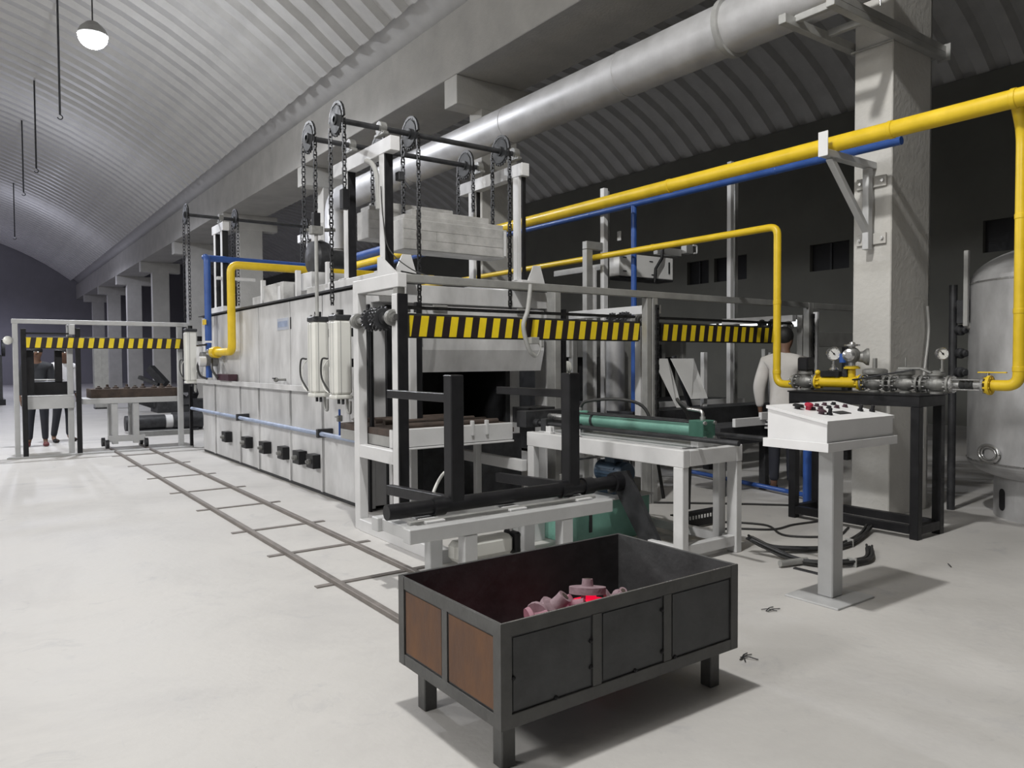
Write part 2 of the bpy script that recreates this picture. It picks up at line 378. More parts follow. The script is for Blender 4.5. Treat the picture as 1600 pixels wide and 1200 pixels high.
# ------------------------------------------------------------------ foreground: steel bin with hot pieces
def steel_bin():
    X0, X1, Y0, Y1, Z0, Z1 = 1.455, 2.73, 2.085, 2.835, .175, .55
    t = thing('steel_bin', 'dark open steel bin on four stub legs holding glowing pink metal pieces', 'bin', ((X0+X1)/2, (Y0+Y1)/2, 0))
    e = .008
    bx(t, 'wall_sheet', M['bin'], X0+e, Y0+e, Z0+.01, X0+e+.005, Y1-e, Z1-.002, c=0)
    bx(t, 'wall_sheet', M['bin'], X1-e-.005, Y0+e, Z0+.01, X1-e, Y1-e, Z1-.002, c=0)
    bx(t, 'wall_sheet', M['bin'], X0+e, Y0+e, Z0+.01, X1-e, Y0+e+.005, Z1-.002, c=0)
    bx(t, 'wall_sheet', M['bin'], X0+e, Y1-e-.005, Z0+.01, X1-e, Y1-e, Z1-.002, c=0)
    bx(t, 'floor_plate', M['bin'], X0+e, Y0+e, Z0+.01, X1-e, Y1-e, Z0+.018, c=0)
    for z0, z1, n in ((Z1-.052, Z1, 'top_rim'), (Z0, Z0+.05, 'bottom_rim')):
        for y in (Y0, Y1-e): bx(t, n, M['binframe'], X0, y, z0, X1, y+e, z1, c=.002)
        for x in (X0, X1-e): bx(t, n, M['binframe'], x, Y0+e, z0, x+e, Y1-e, z1, c=.002)
    bx(t, 'rim_lip', M['chrome'], X0+.001, Y0+.001, Z1, X1-.001, Y0+.005, Z1+.0015, c=0)
    bx(t, 'rim_lip', M['binframe'], X0+.001, Y0+.005, Z1, X0+.006, Y1-.005, Z1+.0015, c=0)
    a = .045
    for x, sx in ((X0, 1), (X1, -1)):
        for y, sy in ((Y0, 1), (Y1, -1)):
            p0, p1, q0, q1 = x-sx*.0015, x+sx*a, y-sy*.0015, y+sy*a; ex, ey = x+sx*e*.9, y+sy*e*.9
            L_ = [(p0, q0), (p1, q0), (p1, ey), (ex, ey), (ex, q1), (p0, q1)]
            mb = MB().prism(L_, 'z', Z0+.002, Z1-.0005)
            build('corner_post', mb, M['binframe'], t)
    for y in (Y0, Y1-e):
        for xm in (1.90, 2.285): bx(t, 'stiffener', M['binframe'], xm-.022, y+.001, Z0+.05, xm+.022, y+e, Z1-.052, c=.001)
    for x in (X0, X1-e): bx(t, 'stiffener', M['binframe'], x+.001, 2.445, Z0+.05, x+e, 2.485, Z1-.052, c=.001)
    for y in (Y0+.0045, Y1-.0065):
        for xa, xb in ((X0+.055, 1.868), (1.932, 2.253), (2.317, X1-.055)):
            bx(t, 'side_panel', M['bin'], xa, y, Z0+.058, xb, y+.004, Z1-.06, c=0)
    for x in (X0+.0045, X1-.0065):
        for ya, yb in ((Y0+.053, 2.437), (2.493, Y1-.053)):
            o = bx(t, 'side_panel', M['rust'], x, ya, Z0+.058, x+.004, yb, Z1-.06, c=0); o['label'] = 'rusty brown panel'
    for x in (1.50, 2.625):
        for y in (2.145, 2.70): bx(t, 'leg', M['binframe'], x, y, 0, x+.06, y+.06, Z0+.012, c=.004)
    mb = MB()
    for x, z in ((1.868, .4), (1.868, .3), (2.253, .27), (2.253, .44), (1.70, Z0+.055), (2.1, Z0+.055), (2.33, Z0+.055), (X0+.055, .35)):
        mb.ball((x, Y0+.003, z), .009, 8, 6)
    build('weld_bead', mb, M['black'], t)
    return t
steel_bin()
# hot pieces lying in the bin: short flanged spools
def spool(lab, loc, eul, s=1., m='hot_pink', kind=0):
    t = thing('hot_casting', lab, 'casting', loc, 'hot metal pieces in the steel bin')
    o = Vector(loc)
    if kind == 0: prof = [(.0, 0), (.062, 0), (.064, .012), (.064, .018), (.034, .03), (.03, .06), (.03, .085), (.0, .085)]
    else: prof = [(.0, 0), (.03, 0), (.03, .02), (.085, .024), (.085, .055), (.028, .058), (.024, .09), (0, .09)]
    build('body', MB().lathe(o, (0, 0, 1), [(r*s, h*s) for r, h in prof], 18), M[m], t)
    build('bore', MB().lathe(o+Vector((0, 0, prof[-1][1]*s-.001)), (0, 0, 1), [(.016*s, 0), (.016*s, .003)], 12), M['scale'], t)
    t.rotation_euler = eul
    return t
HP = [('pale pink flanged piece lying at the left end of the hot heap', (1.83, 2.42, .38), (1.35, .2, 1.2), 1., 'hot_pink', 0),
      ('dull greyish pink piece second from the left of the hot heap', (1.90, 2.46, .385), (1.5, .4, 2.0), .9, 'hot_dull', 0),
      ('domed dull pink piece near the middle of the hot heap', (1.99, 2.47, .385), (.5, .5, 0), 1.05, 'hot_dull', 0),
      ('bright pink piece leaning against the red hot block', (2.06, 2.44, .395), (1.2, -.6, .9), .85, 'hot_pink', 0),
      ('upright flanged disc with a short stem on top of the hot heap', (2.165, 2.44, .412), (-.15, .13, 0), .95, 'hot_dull', 1),
      ('saturated red glowing disc under the topmost flanged piece', (2.165, 2.42, .352), (-.05, .06, .3), 1.0, 'hot_red', 1),
      ('small pale grey nub standing beside the red disc', (2.13, 2.33, .40), (.9, .2, 1.4), .55, 'hot_dull', 0),
      ('pink piece at the right slope of the hot heap', (2.27, 2.43, .38), (1.0, .9, .3), .85, 'hot_dull', 0),
      ('last small pale piece at the right end of the hot heap', (2.36, 2.44, .38), (.5, -.4, .3), .62, 'hot_dull', 0)]
for h in HP: spool(*h)
for k in range(8):
    lab = 'buried dull red piece lying low in the hot heap'
    spool(lab, (random.uniform(1.72, 2.42), random.uniform(2.26, 2.62), .20+random.uniform(0, .12)), (random.uniform(0, 3), random.uniform(0, 3), random.uniform(0, 3)), random.uniform(.8, 1.1), 'hot_pink' if k % 3 else 'hot_red', 0)

# ------------------------------------------------------------------ control console
def console():
    t = thing('control_console', 'white sloping control desk with push buttons on a grey square pedestal', 'console', (4.235, 2.55, 0))
    bx(t, 'base_plate', M['grey'], 4.03, 2.38, 0, 4.43, 2.73, .012)
    bx(t, 'pedestal', M['grey'], 4.18, 2.505, .012, 4.295, 2.605, .925, c=.006)
    bx(t, 'support_plate', M['grey'], 3.96, 2.40, .922, 4.45, 2.68, .937)
    tr = MB().box(3.82, 2.32, .937, 4.565, 2.74, .943, 0)
    for a in ((3.82, 2.32, .943, 3.826, 2.74, .987), (4.559, 2.32, .943, 4.565, 2.74, .987), (3.826, 2.32, .943, 4.559, 2.326, .987), (3.826, 2.734, .943, 4.559, 2.74, .987)): tr.box(*a, c=.001)
    build('tray', tr, M['console'], t)
    zf = lambda y: 1.105+(y-2.34)*.184
    build('enclosure', MB().prism([(2.34, .945), (2.72, .945), (2.72, zf(2.72)-.016), (2.34, zf(2.34)-.016)], 'x', 3.84, 4.545), M['console'], t)
    build('lid', MB().prism([(2.333, zf(2.333)-.014), (2.727, zf(2.727)-.014), (2.727, zf(2.727)+.004), (2.333, zf(2.333)+.004)], 'x', 3.832, 4.553), M['console'], t)
    bx(t, 'latch', M['chrome'], 4.545, 2.36, 1.0, 4.551, 2.39, 1.08)
    nrm = Vector((0, -.184, 1)).normalized()
    def knob(name, x, y, m, prof):
        p = Vector((x, y, zf(y)+.004)); return build(name, MB().lathe(p, nrm, prof, 16), M[m], t)
    pb = [(.0175, 0), (.0175, .006), (.013, .007), (.013, .016), (.011, .018)]
    for i, (x, y) in enumerate(((4.11, 2.625), (4.20, 2.63), (4.30, 2.64), (4.40, 2.64), (4.06, 2.565), (4.145, 2.57), (4.235, 2.57), (4.32, 2.57), (4.42, 2.575), (4.04, 2.63))):
        b = knob('push_button', x, y, 'maroon' if i % 3 else 'black', pb)
    knob('palm_button', 3.97, 2.61, 'black', [(.016, 0), (.016, .012), (.03, .014), (.03, .022), (.02, .028)])
    o = knob('palm_button', 4.025, 2.575, 'red', [(.016, 0), (.016, .02), (.025, .022), (.025, .036), (.015, .042)]); o['label'] = 'red emergency button'
    knob('palm_button', 4.0, 2.475, 'maroon', [(.016, 0), (.016, .012), (.028, .014), (.028, .02), (.018, .026)])
    for x, y in ((4.41, 2.47), (4.49, 2.44), (4.035, 2.445)):
        knob('selector_knob', x, y, 'black', [(.017, 0), (.017, .012), (.011, .014), (.011, .038), (.009, .04)])
    p = MB().prism([(2.435, zf(2.435)+.004), (2.49, zf(2.49)+.004), (2.49, zf(2.49)+.009), (2.435, zf(2.435)+.009)], 'x', 4.13, 4.25)
    build('display', p, M['dsteel'], t)
console()

# ------------------------------------------------------------------ pusher table, green hydraulic cylinder
def pusher_table():
    X0, X1, Y0, Y1 = 4.05, 4.71, 3.555, 5.38
    t = thing('pusher_table', 'white welded steel table carrying the long green hydraulic cylinder', 'table', ((X0+X1)/2, (Y0+Y1)/2, 0))
    for x in (X0, X1-.07): bx(t, 'side_beam', M['white'], x, Y0, .69, x+.07, Y1, .815, c=.005)
    for y in (Y0, Y1-.07): bx(t, 'end_beam', M['white'], X0+.07, y, .695, X1-.07, y+.07, .81, c=.005)
    for y in (4.1, 4.8): bx(t, 'cross_beam', M['white'], X0+.07, y, .70, X1-.07, y+.06, .805)
    bx(t, 'top_plate', M['grey'], X0+.10, Y0+.10, .806, X1-.02, Y1-.05, .82)
    for x in (X0, X1-.065):
        for y in (Y0+.005, Y1-.1): bx(t, 'leg', M['white'], x, y, 0, x+.065, y+.09, .69, c=.005)
    bx(t, 'leg', M['white'], X1-.10, Y0+.14, 0, X1-.02, Y0+.2, .69)
    bx(t, 'foot_beam', M['white'], X0+.065, Y0+.02, .05, X1-.065, Y0+.08, .13)
    bx(t, 'foot_beam', M['white'], X1-.06, Y0+.095, .05, X1-.005, Y1-.1, .12)
    bx(t, 'foot_beam', M['white'], X0+.005, Y0+.095, .05, X0+.06, Y0+.35, .12)
    for y in (5.1, 4.75):
        mb = MB().box(4.10, y, .815, 4.16, y+.09, .828).box(4.11, y+.01, .82, 4.12, y+.08, .875).box(4.14, y+.01, .82, 4.15, y+.08, .875)
        build('clamp_bracket', mb, M['white'], t)
    for y in (3.58, 4.95): bx(t, 'cylinder_foot', M['grey'], 4.27, y+.03, .815, 4.49, y+.10, .87)
    bx(t, 'rod_bearing', M['dsteel'], 4.17, 5.25, .81, 4.25, 5.33, .93); bx(t, 'rod_bearing', M['dsteel'], 4.55, 5.25, .81, 4.63, 5.33, .93)
pusher_table()
def hydraulic():
    x, z = 4.38, .935
    t = thing('hydraulic_cylinder', 'long green hydraulic cylinder lying on the white pusher table', 'cylinder', (x, 4.3, .87))
    cyl(t, 'barrel', M['green'], (x, 3.72, z), (x, 5.0, z), .056, 28)
    for y0, y1 in ((3.60, 3.735), (4.985, 5.08)): bx(t, 'end_block', M['dgreen'] if y0 < 4 else M['green'], x-.072, y0, z-.072, x+.072, y1, z+.072, c=.006)
    for dx in (-.055, .055):
        for dz in (-.055, .055):
            cyl(t, 'tie_rod', M['dsteel'], (x+dx, 3.62, z+dz), (x+dx, 5.05, z+dz), .009, 8)
            build('tie_rod_nut', MB().lathe((x+dx, 3.585, z+dz), (0, 1, 0), [(.015, 0), (.015, .016)], 6), M['chrome'], t)
    cyl(t, 'piston_rod', M['chrome'], (x, 5.08, z), (x, 5.52, z), .028, 16)
    build('band', MB().lathe((x, 4.82, z), (0, 1, 0), [(.06, 0), (.06, .03)], 24), M['dsteel'], t)
    tube(t, 'hose_elbow', M['chrome'], fillet([(x, 3.66, z+.07), (x, 3.66, z+.14), (x, 3.80, z+.15)], .05), .013)
    build('hose_nut', MB().lathe((x, 3.66, z+.072), (0, 0, 1), [(.022, 0), (.022, .025)], 6), M['chrome'], t)
    tube(t, 'hose', M['rubber'], spline([(x, 3.79, z+.15), (x+.03, 3.92, z+.2), (x+.12, 4.0, z+.19), (x+.28, 4.02, z-.02), (x+.30, 4.05, .25)]), .013)
    build('port_nut', MB().lathe((x, 5.03, z+.072), (0, 0, 1), [(.022, 0), (.022, .03)], 6), M['chrome'], t)
    tube(t, 'hose', M['rubber'], spline([(x, 5.03, z+.1), (x+.02, 4.95, z+.16), (x+.14, 4.66, z+.18), (x+.27, 4.5, z+.10), (x+.30, 4.42, z-.2), (x+.28, 4.3, .3)]), .014)
hydraulic()
t = thing('pusher_carriage', 'dark sliding pusher head with two long round guide rods', 'pusher', (4.39, 5.55, .83))
bx(t, 'crosshead', M['dsteel'], 4.10, 5.46, .84, 4.70, 5.60, .99)
bx(t, 'push_block', M['dsteel'], 4.24, 5.6, .86, 4.56, 5.86, 1.01)
for xx, ya in ((4.2, 3.20), (4.6, 2.98)):
    cyl(t, 'guide_rod', M['dsteel'], (xx, ya, .885), (xx, 5.5, .885), .0185, 16)
    build('rod_collar', MB().lathe((xx, 5.38, .885), (0, 1, 0), [(.034, 0), (.034, .06)], 16), M['dsteel'], t)
    build('rod_collar', MB().lathe((xx, 4.82, .885), (0, 1, 0), [(.03, 0), (.03, .04)], 16), M['dsteel'], t)
# ------------------------------------------------------------------ roller / tilter bench
t = thing('tilter_base', 'low grey bench of square tube under the black tilting shaft', 'bench', (2.98, 4.2, 0))
for y in (4.0, 4.44): bx(t, 'long_beam', M['grey'], 2.13, y, .345, 3.80, y+.09, .435, c=.005)
for x in (2.16, 3.68): bx(t, 'end_beam', M['grey'], x, 4.09, .35, x+.08, 4.44, .43)
for x in (2.52, 3.32):
    for y in (4.0, 4.44): bx(t, 'leg', M['grey'], x, y+.002, 0, x+.1, y+.085, .346, c=.005)
bx(t, 'slide_bar', M['galv'], 2.2, 4.13, .43, 3.75, 4.17, .452)
for x in (2.3, 2.95, 3.55): bx(t, 'bearing_pad', M['white'], x, 4.1, .43, x+.14, 4.42, .447)
def tilter():
    t = thing('tilting_fork', 'black shaft with two upright posts and forked arms above the grey bench', 'fork', (3.1, 4.25, .44))
    cyl(t, 'shaft', M['black'], (2.10, 4.25, .505), (4.14, 4.25, .505), .05, 24)
    for x in (2.42, 3.5, 3.72): cyl(t, 'collar', M['black'], (x, 4.25, .505), (x+.09, 4.25, .505), .064, 24)
    for x in (2.55, 3.56):
        bx(t, 'post', M['black'], x, 4.205, .52, x+.10, 4.305, 1.36, c=.006)
        bar(t, 'arm', M['black'], (x+.05, 4.3, 1.205), (x+.05, 5.18, 1.205), .055, .06)
        bar(t, 'arm', M['black'], (x+.05, 4.29, .51), (x+.05, 5.2, .47), .055, .075)
        build('eye_bolt', MB().lathe((x+.05, 4.25, .555), (0, 0, 1), [(.03, 0), (.03, .02), (.012, .022), (.012, .035)], 12), M['chrome'], t)
    pl = [(4.32, .57), (4.17, .60), (3.80, .06), (3.80, .02), (3.98, .02), (4.30, .44)]
    o = build('crank_plate', MB().prism(pl, 'x', 4.10, 4.135), M['dsteel'], t)
    cyl(t, 'hub', M['black'], (4.03, 4.25, .505), (4.15, 4.25, .505), .075, 24)
tilter()
t = thing('pneumatic_ram', 'white pneumatic ram with a black end cap lying under the grey bench', 'cylinder', (3.0, 4.33, .0))
build('barrel', MB().box(2.62, 4.26, .09, 3.10, 4.40, .23, .03), M['cyl'], t)
build('end_cap', MB().box(3.10, 4.25, .08, 3.15, 4.41, .24, .012), M['black'], t)
for dy in (-.055, .055):
    for z in (.105, .215): cyl(t, 'screw', M['chrome'], (3.15, 4.33+dy, z), (3.155, 4.33+dy, z), .014, 10)
cyl(t, 'boss', M['dsteel'], (3.15, 4.33, .16), (3.165, 4.33, .16), .035, 16)
build('elbow', MB().tube(fillet([(3.12, 4.33, .23), (3.12, 4.33, .30), (3.12, 4.40, .31)], .03), .012, 8), M['chrome'], t)
bx(t, 'mount', M['grey'], 2.70, 4.27, 0, 2.80, 4.39, .092)
o = build('air_hose', MB().tube(spline([(2.62, 4.62, .0), (2.61, 4.62, .3), (2.65, 4.62, .52), (2.76, 4.62, .66), (2.86, 4.62, .52), (2.91, 4.62, .3), (2.92, 4.62, 0)]), .012, 8), M['clear']); tag(o, 'white plastic hose looping up behind the black tilting shaft', 'hose')
# hydraulic power pack below the pusher table
t = thing('hydraulic_power_pack', 'green oil tank with blue electric motor below the pusher table', 'power pack', (4.2, 4.65, 0))
bx(t, 'oil_tank', M['green'], 3.80, 4.40, 0, 4.60, 4.95, .33, c=.008)
bx(t, 'tank_lid', M['grey'], 3.78, 4.38, .33, 4.62, 4.97, .345)
o = build('motor', MB().lathe((4.36, 4.42, .52), (0, 1, 0), [(.0, 0), (.085, 0), (.095, .02), (.095, .05), (.085, .055), (.085, .30), (.09, .31), (.0, .32)], 24), M['motor'], t)
mb = MB()
for k in range(14):
    a = PI*2*k/14; mb.bar((4.36+.09*math.cos(a), 4.50, .52+.09*math.sin(a)), (4.36+.09*math.cos(a), 4.72, .52+.09*math.sin(a)), .004, .02, (math.sin(a), 0, -math.cos(a)), 0)
build('fins', mb, M['motor'], o)
bx(t, 'motor_foot', M['motor'], 4.28, 4.5, .345, 4.44, 4.7, .43)
bx(t, 'terminal_box', M['motor'], 4.31, 4.52, .60, 4.41, 4.64, .66)
bx(t, 'pump', M['cast'], 4.48, 4.5, .345, 4.60, 4.66, .46); bx(t, 'valve_block', M['cast'], 4.0, 4.72, .345, 4.14, 4.86, .5)
build('level_gauge', MB().box(3.92, 4.392, .1, 3.95, 4.40, .26), M['dsteel'], t)
tube(t, 'pipe', M['chrome'], fillet([(4.54, 4.58, .46), (4.54, 4.58, .62), (4.54, 4.8, .62), (4.10, 4.8, .62), (4.10, 4.8, .5)], .05), .012)
tube(t, 'pipe', M['rubber'], spline([(4.15, 4.42, .40), (4.2, 4.3, .43), (4.26, 4.22, .3), (4.30, 4.25, .1)]), .02)
t = thing('floor_plate_stand', 'white sheet steel box end beside the green oil tank', 'box', (3.55, 4.85, 0))
bx(t, 'panel', M['white'], 3.42, 4.75, 0, 3.76, 4.77, .30); bx(t, 'flange', M['white'], 3.42, 4.77, .28, 3.76, 4.95, .30)

# ------------------------------------------------------------------ rails on the floor
for xr, lab in ((1.915, 'left hand steel floor rail running to the far trolley'), (2.436, 'right hand steel floor rail beside the furnace legs')):
    y0 = 3.3 if xr < 2 else 3.9
    o = build('floor_rail', MB().box(xr-.02, y0, .0, xr+.02, 14.6, .032, .004), M['rail']); tag(o, lab, 'rail', 'trolley rails on the floor')
for k, y in enumerate((4.6, 5.55, 6.5, 7.7, 8.9, 10.2, 11.6, 13.0)):
    o = build('tie_bar', MB().box(1.78, y, .001, 2.60, y+.05, .007, 0), M['rail']); tag(o, '%s flat tie bar under the floor rails, counting from the bin' % ORD[k], 'tie bar', 'tie bars under the floor rails')

# ------------------------------------------------------------------ furnace on the left line
def furnace():
    X0, X1, Y0, Y1, ZT = 3.10, 4.95, 6.70, 12.9, 2.20
    t = thing('furnace', 'long grey sheet metal furnace with panelled side and dark open mouth', 'furnace', ((X0+X1)/2, (Y0+Y1)/2, 0))
    core = MB().box(X0+.02, Y0+.9, .04, X1, Y1-.02, ZT-.02, 0).box(X0+.02, Y0+.02, .04, 3.46, Y0+.9, ZT-.02, 0).box(4.78, Y0+.02, .04, X1, Y0+.9, ZT-.02, 0)
    core.box(3.46, Y0+.02, 1.42, 4.78, Y0+.9, ZT-.02, 0).box(3.46, Y0+.02, .04, 4.78, Y0+.9, .70, 0)
    build('core', core, M['dsteel'], t)
    seams = [6.70, 7.76, 8.76, 9.95, 10.78, 12.1, 12.9]
    for i in range(6):
        a, b = seams[i]+.012, seams[i+1]-.012
        bx(t, 'side_panel', M['sheet'], X0, a, 1.17, X0+.022, b, 2.165, c=.003)
        bx(t, 'lower_panel', M['sheet'], X0, a, .04, X0+.022, b, 1.12, c=.003)
    for i in range(1, 6):
        bx(t, 'stiffener', M['sheet'], X0-.018, seams[i]+.014, .04, X0, seams[i]+.06, 1.12, c=.002)
    # horizontal ledge channel and top flange
    bx(t, 'ledge', M['sheet'], X0-.09, Y0, 1.12, X0+.02, Y1, 1.135); bx(t, 'ledge_face', M['sheet'], X0-.09, Y0, 1.135, X0-.082, Y1, 1.185)
    bx(t, 'top_flange', M['dsteel'], X0-.05, Y0-.02, 2.185, X0+.10, Y1, 2.2, c=.002)
    bx(t, 'roof_plate', M['sheet'], X0+.05, Y0, 2.2, X1, Y1, 2.215)
    bx(t, 'corner_flange', M['sheet'], X0-.015, Y0-.02, .02, X0+.09, Y0+.02, 2.18)
    bx(t, 'foot_channel', M['dsteel'], X0+.01, Y0, 0, X0+.1, Y1, .045)
    # front face
    bx(t, 'front_panel', M['sheet'], X0+.09, Y0, .04, 3.46, Y0+.022, 2.18); bx(t, 'front_panel', M['sheet'], 4.78, Y0, .04, X1, Y0+.022, 2.18)
    bx(t, 'front_panel', M['sheet'], 3.46, Y0, 1.55, 4.78, Y0+.022, 2.18); bx(t, 'front_panel', M['sheet'], 3.46, Y0, .04, 4.78, Y0+.022, .68)
    bx(t, 'mouth_lintel', M['black'], 3.46, Y0, 1.42, 4.78, Y0+.03, 1.55); bx(t, 'hearth_sill', M['scale'], 3.44, Y0-.1, .68, 4.8, Y0+.5, .73)
    for x in (3.44, 4.74): bx(t, 'jamb', M['dsteel'], x, Y0-.03, .70, x+.06, Y0+.03, 1.55)
    # door guides
    bx(t, 'door_guide', M['white'], 3.30, 6.16, .0, 3.37, 6.30, 1.9); bx(t, 'door_guide', M['black'], 3.372, 6.16, .0, 3.43, 6.22, 2.0)
    bx(t, 'door_guide', M['galv'], 5.02, 6.16, .0, 5.10, 6.30, 2.2); bx(t, 'door_guide', M['black'], 5.16, 6.2, .0, 5.21, 6.26, 2.0)
    bx(t, 'front_column', M['sheet'], 5.20, 6.55, 0, 5.42, 6.75, 2.2)
    bx(t, 'hood', M['sheet'], 3.16, 6.52, 2.02, 5.2, 6.70, 2.2)
    # door: slab with a bevelled foot
    d = build('door', MB().prism([(6.30, 1.56), (6.30, 1.98), (6.44, 1.98), (6.44, 1.36), (6.42, 1.345), (6.36, 1.345)], 'x', 3.46, 4.98), M['sheet'], t)
    build('door_brace', MB().box(3.62, 6.28, 1.93, 3.78, 6.30, 1.99).box(4.62, 6.28, 1.93, 4.78, 6.30, 1.99), M['galv'], d)
    for x in (3.48, 4.94): build('door_edge', MB().box(x, 6.29, 1.6, x+.03, 6.302, 1.98), M['galv'], d)
    # burner boxes low on the side
    for y in (11.34, 10.36, 9.6, 8.89, 8.36, 7.93):
        b = bx(t, 'burner_box', M['black'], X0-.10, y-.10, .29, X0, y+.10, .44)
        build('burner_stub', MB().lathe((X0-.10, y-.02, .365), (-1, 0, 0), [(.03, 0), (.03, .03), (.018, .032), (.018, .05)], 12), M['cast'], b)
    # maker's plate : blue letters on pale plate
    p = bx(t, 'name_plate', M['label'], X0-.004, 8.8, 1.84, X0, 9.2, 1.98)
    bx(t, 'plate_strip', M['dsteel'], X0-.004, 8.72, 1.84, X0, 8.75, 1.98, c=0)
    mb = MB()
    yy = 9.17
    for wdt in (.02, .035, .028, .04, .03, .035, .03, .03): mb.box(X0-.007, yy-wdt, 1.875, X0-.004, yy, 1.945, 0); yy -= wdt+.012
    build('letters', mb, M['wblue'], p)
    # small tap on the ledge
    for y in (8.93, 7.15):
        q = build('tap', MB().cyl((X0, y, 1.24), (X0-.12, y, 1.24), .014, 10).ball((X0-.12, y, 1.24), .03, 10, 7), M['cast'], t)
        build('tap_handle', MB().box(X0-.16, y-.06, 1.25, X0-.14, y+.02, 1.265), M['black'], q)
    # roof boxes
    for (x0, y0, x1, y1, h) in ((3.35, 9.7, 3.9, 10.5, 2.5), (3.5, 10.9, 4.6, 11.5, 2.42), (3.4, 8.2, 4.4, 9.0, 2.36)):
        o = bx(t, 'roof_box', M['mottled'], x0, y0, 2.215, x1, y1, h)
        build('cover_strip', MB().box(x0-.006, y0+.1, 2.25, x0, y0+.2, h-.05), M['white'], o)
    for y in (8.4, 9.4, 10.8): bx(t, 'roof_post', M['white'], 3.42, y, 2.215, 3.48, y+.06, 2.62)
    return t
furnace()
# loading frame in front of the furnace
def chain_run(mb, p, q, pitch=.05, ax=(1, 0, 0)):
    p, q = Vector(p), Vector(q); d = q-p; n = max(1, int(d.length/pitch)); u = d.normalized(); a = Vector(ax)
    for i in range(n):
        c0 = p+u*(i*pitch+pitch*.02); c1 = p+u*((i+1)*pitch+pitch*.12); s = .0155 if i % 2 else .010
        for sg in (-1, 1): mb.bar(c0+a*s*sg, c1+a*s*sg, .004, .026, u.cross(a), 0)
        mb.tube([p+u*(i+.5)*pitch-a*.009, p+u*(i+.5)*pitch+a*.009], .0095, 5, False)
    return mb
def sprocket_mb(mb, c, r, n=22, th=.016, ax='x'):
    poly = []
    for k in range(n*4):
        a = 2*PI*k/(n*4); rr = r if (k//2) % 2 else r-.018; poly.append((rr*math.cos(a), rr*math.sin(a)))
    cx, cy, cz = c
    if ax == 'x': mb.prism([(cy+u, cz+v) for u, v in poly], 'x', cx-th/2, cx+th/2); d = (1, 0, 0)
    else: mb.prism([(cx+u, cz+v) for u, v in poly], 'y', cy-th/2, cy+th/2); d = (0, 1, 0)
    D = Vector(d); C0 = Vector(c)
    mb.lathe(C0-D*.03, d, [(.03, 0), (.05, .002), (.05, .058), (.03, .06)], 18)
    mb.lathe(C0-D*(th/2+.006), d, [(r*.80, 0), (r*.84, .002), (r*.84, th+.010), (r*.80, th+.012)], 28)
    return mb
def pillow(mb, c, ax='x'):
    x, y, z = c
    if ax == 'x':
        mb.box(x-.03, y-.10, z-.075, x+.03, y+.10, z-.045, .006); mb.cyl((x-.032, y, z), (x+.032, y, z), .062, 18); mb.box(x-.026, y-.055, z-.05, x+.026, y+.055, z, .004)
    else:
        mb.box(x-.10, y-.03, z-.075, x+.10, y+.03, z-.045, .006); mb.cyl((x, y-.032, z), (x, y+.032, z), .062, 18); mb.box(x-.055, y-.026, z-.05, x+.055, y+.026, z, .004)
    return mb
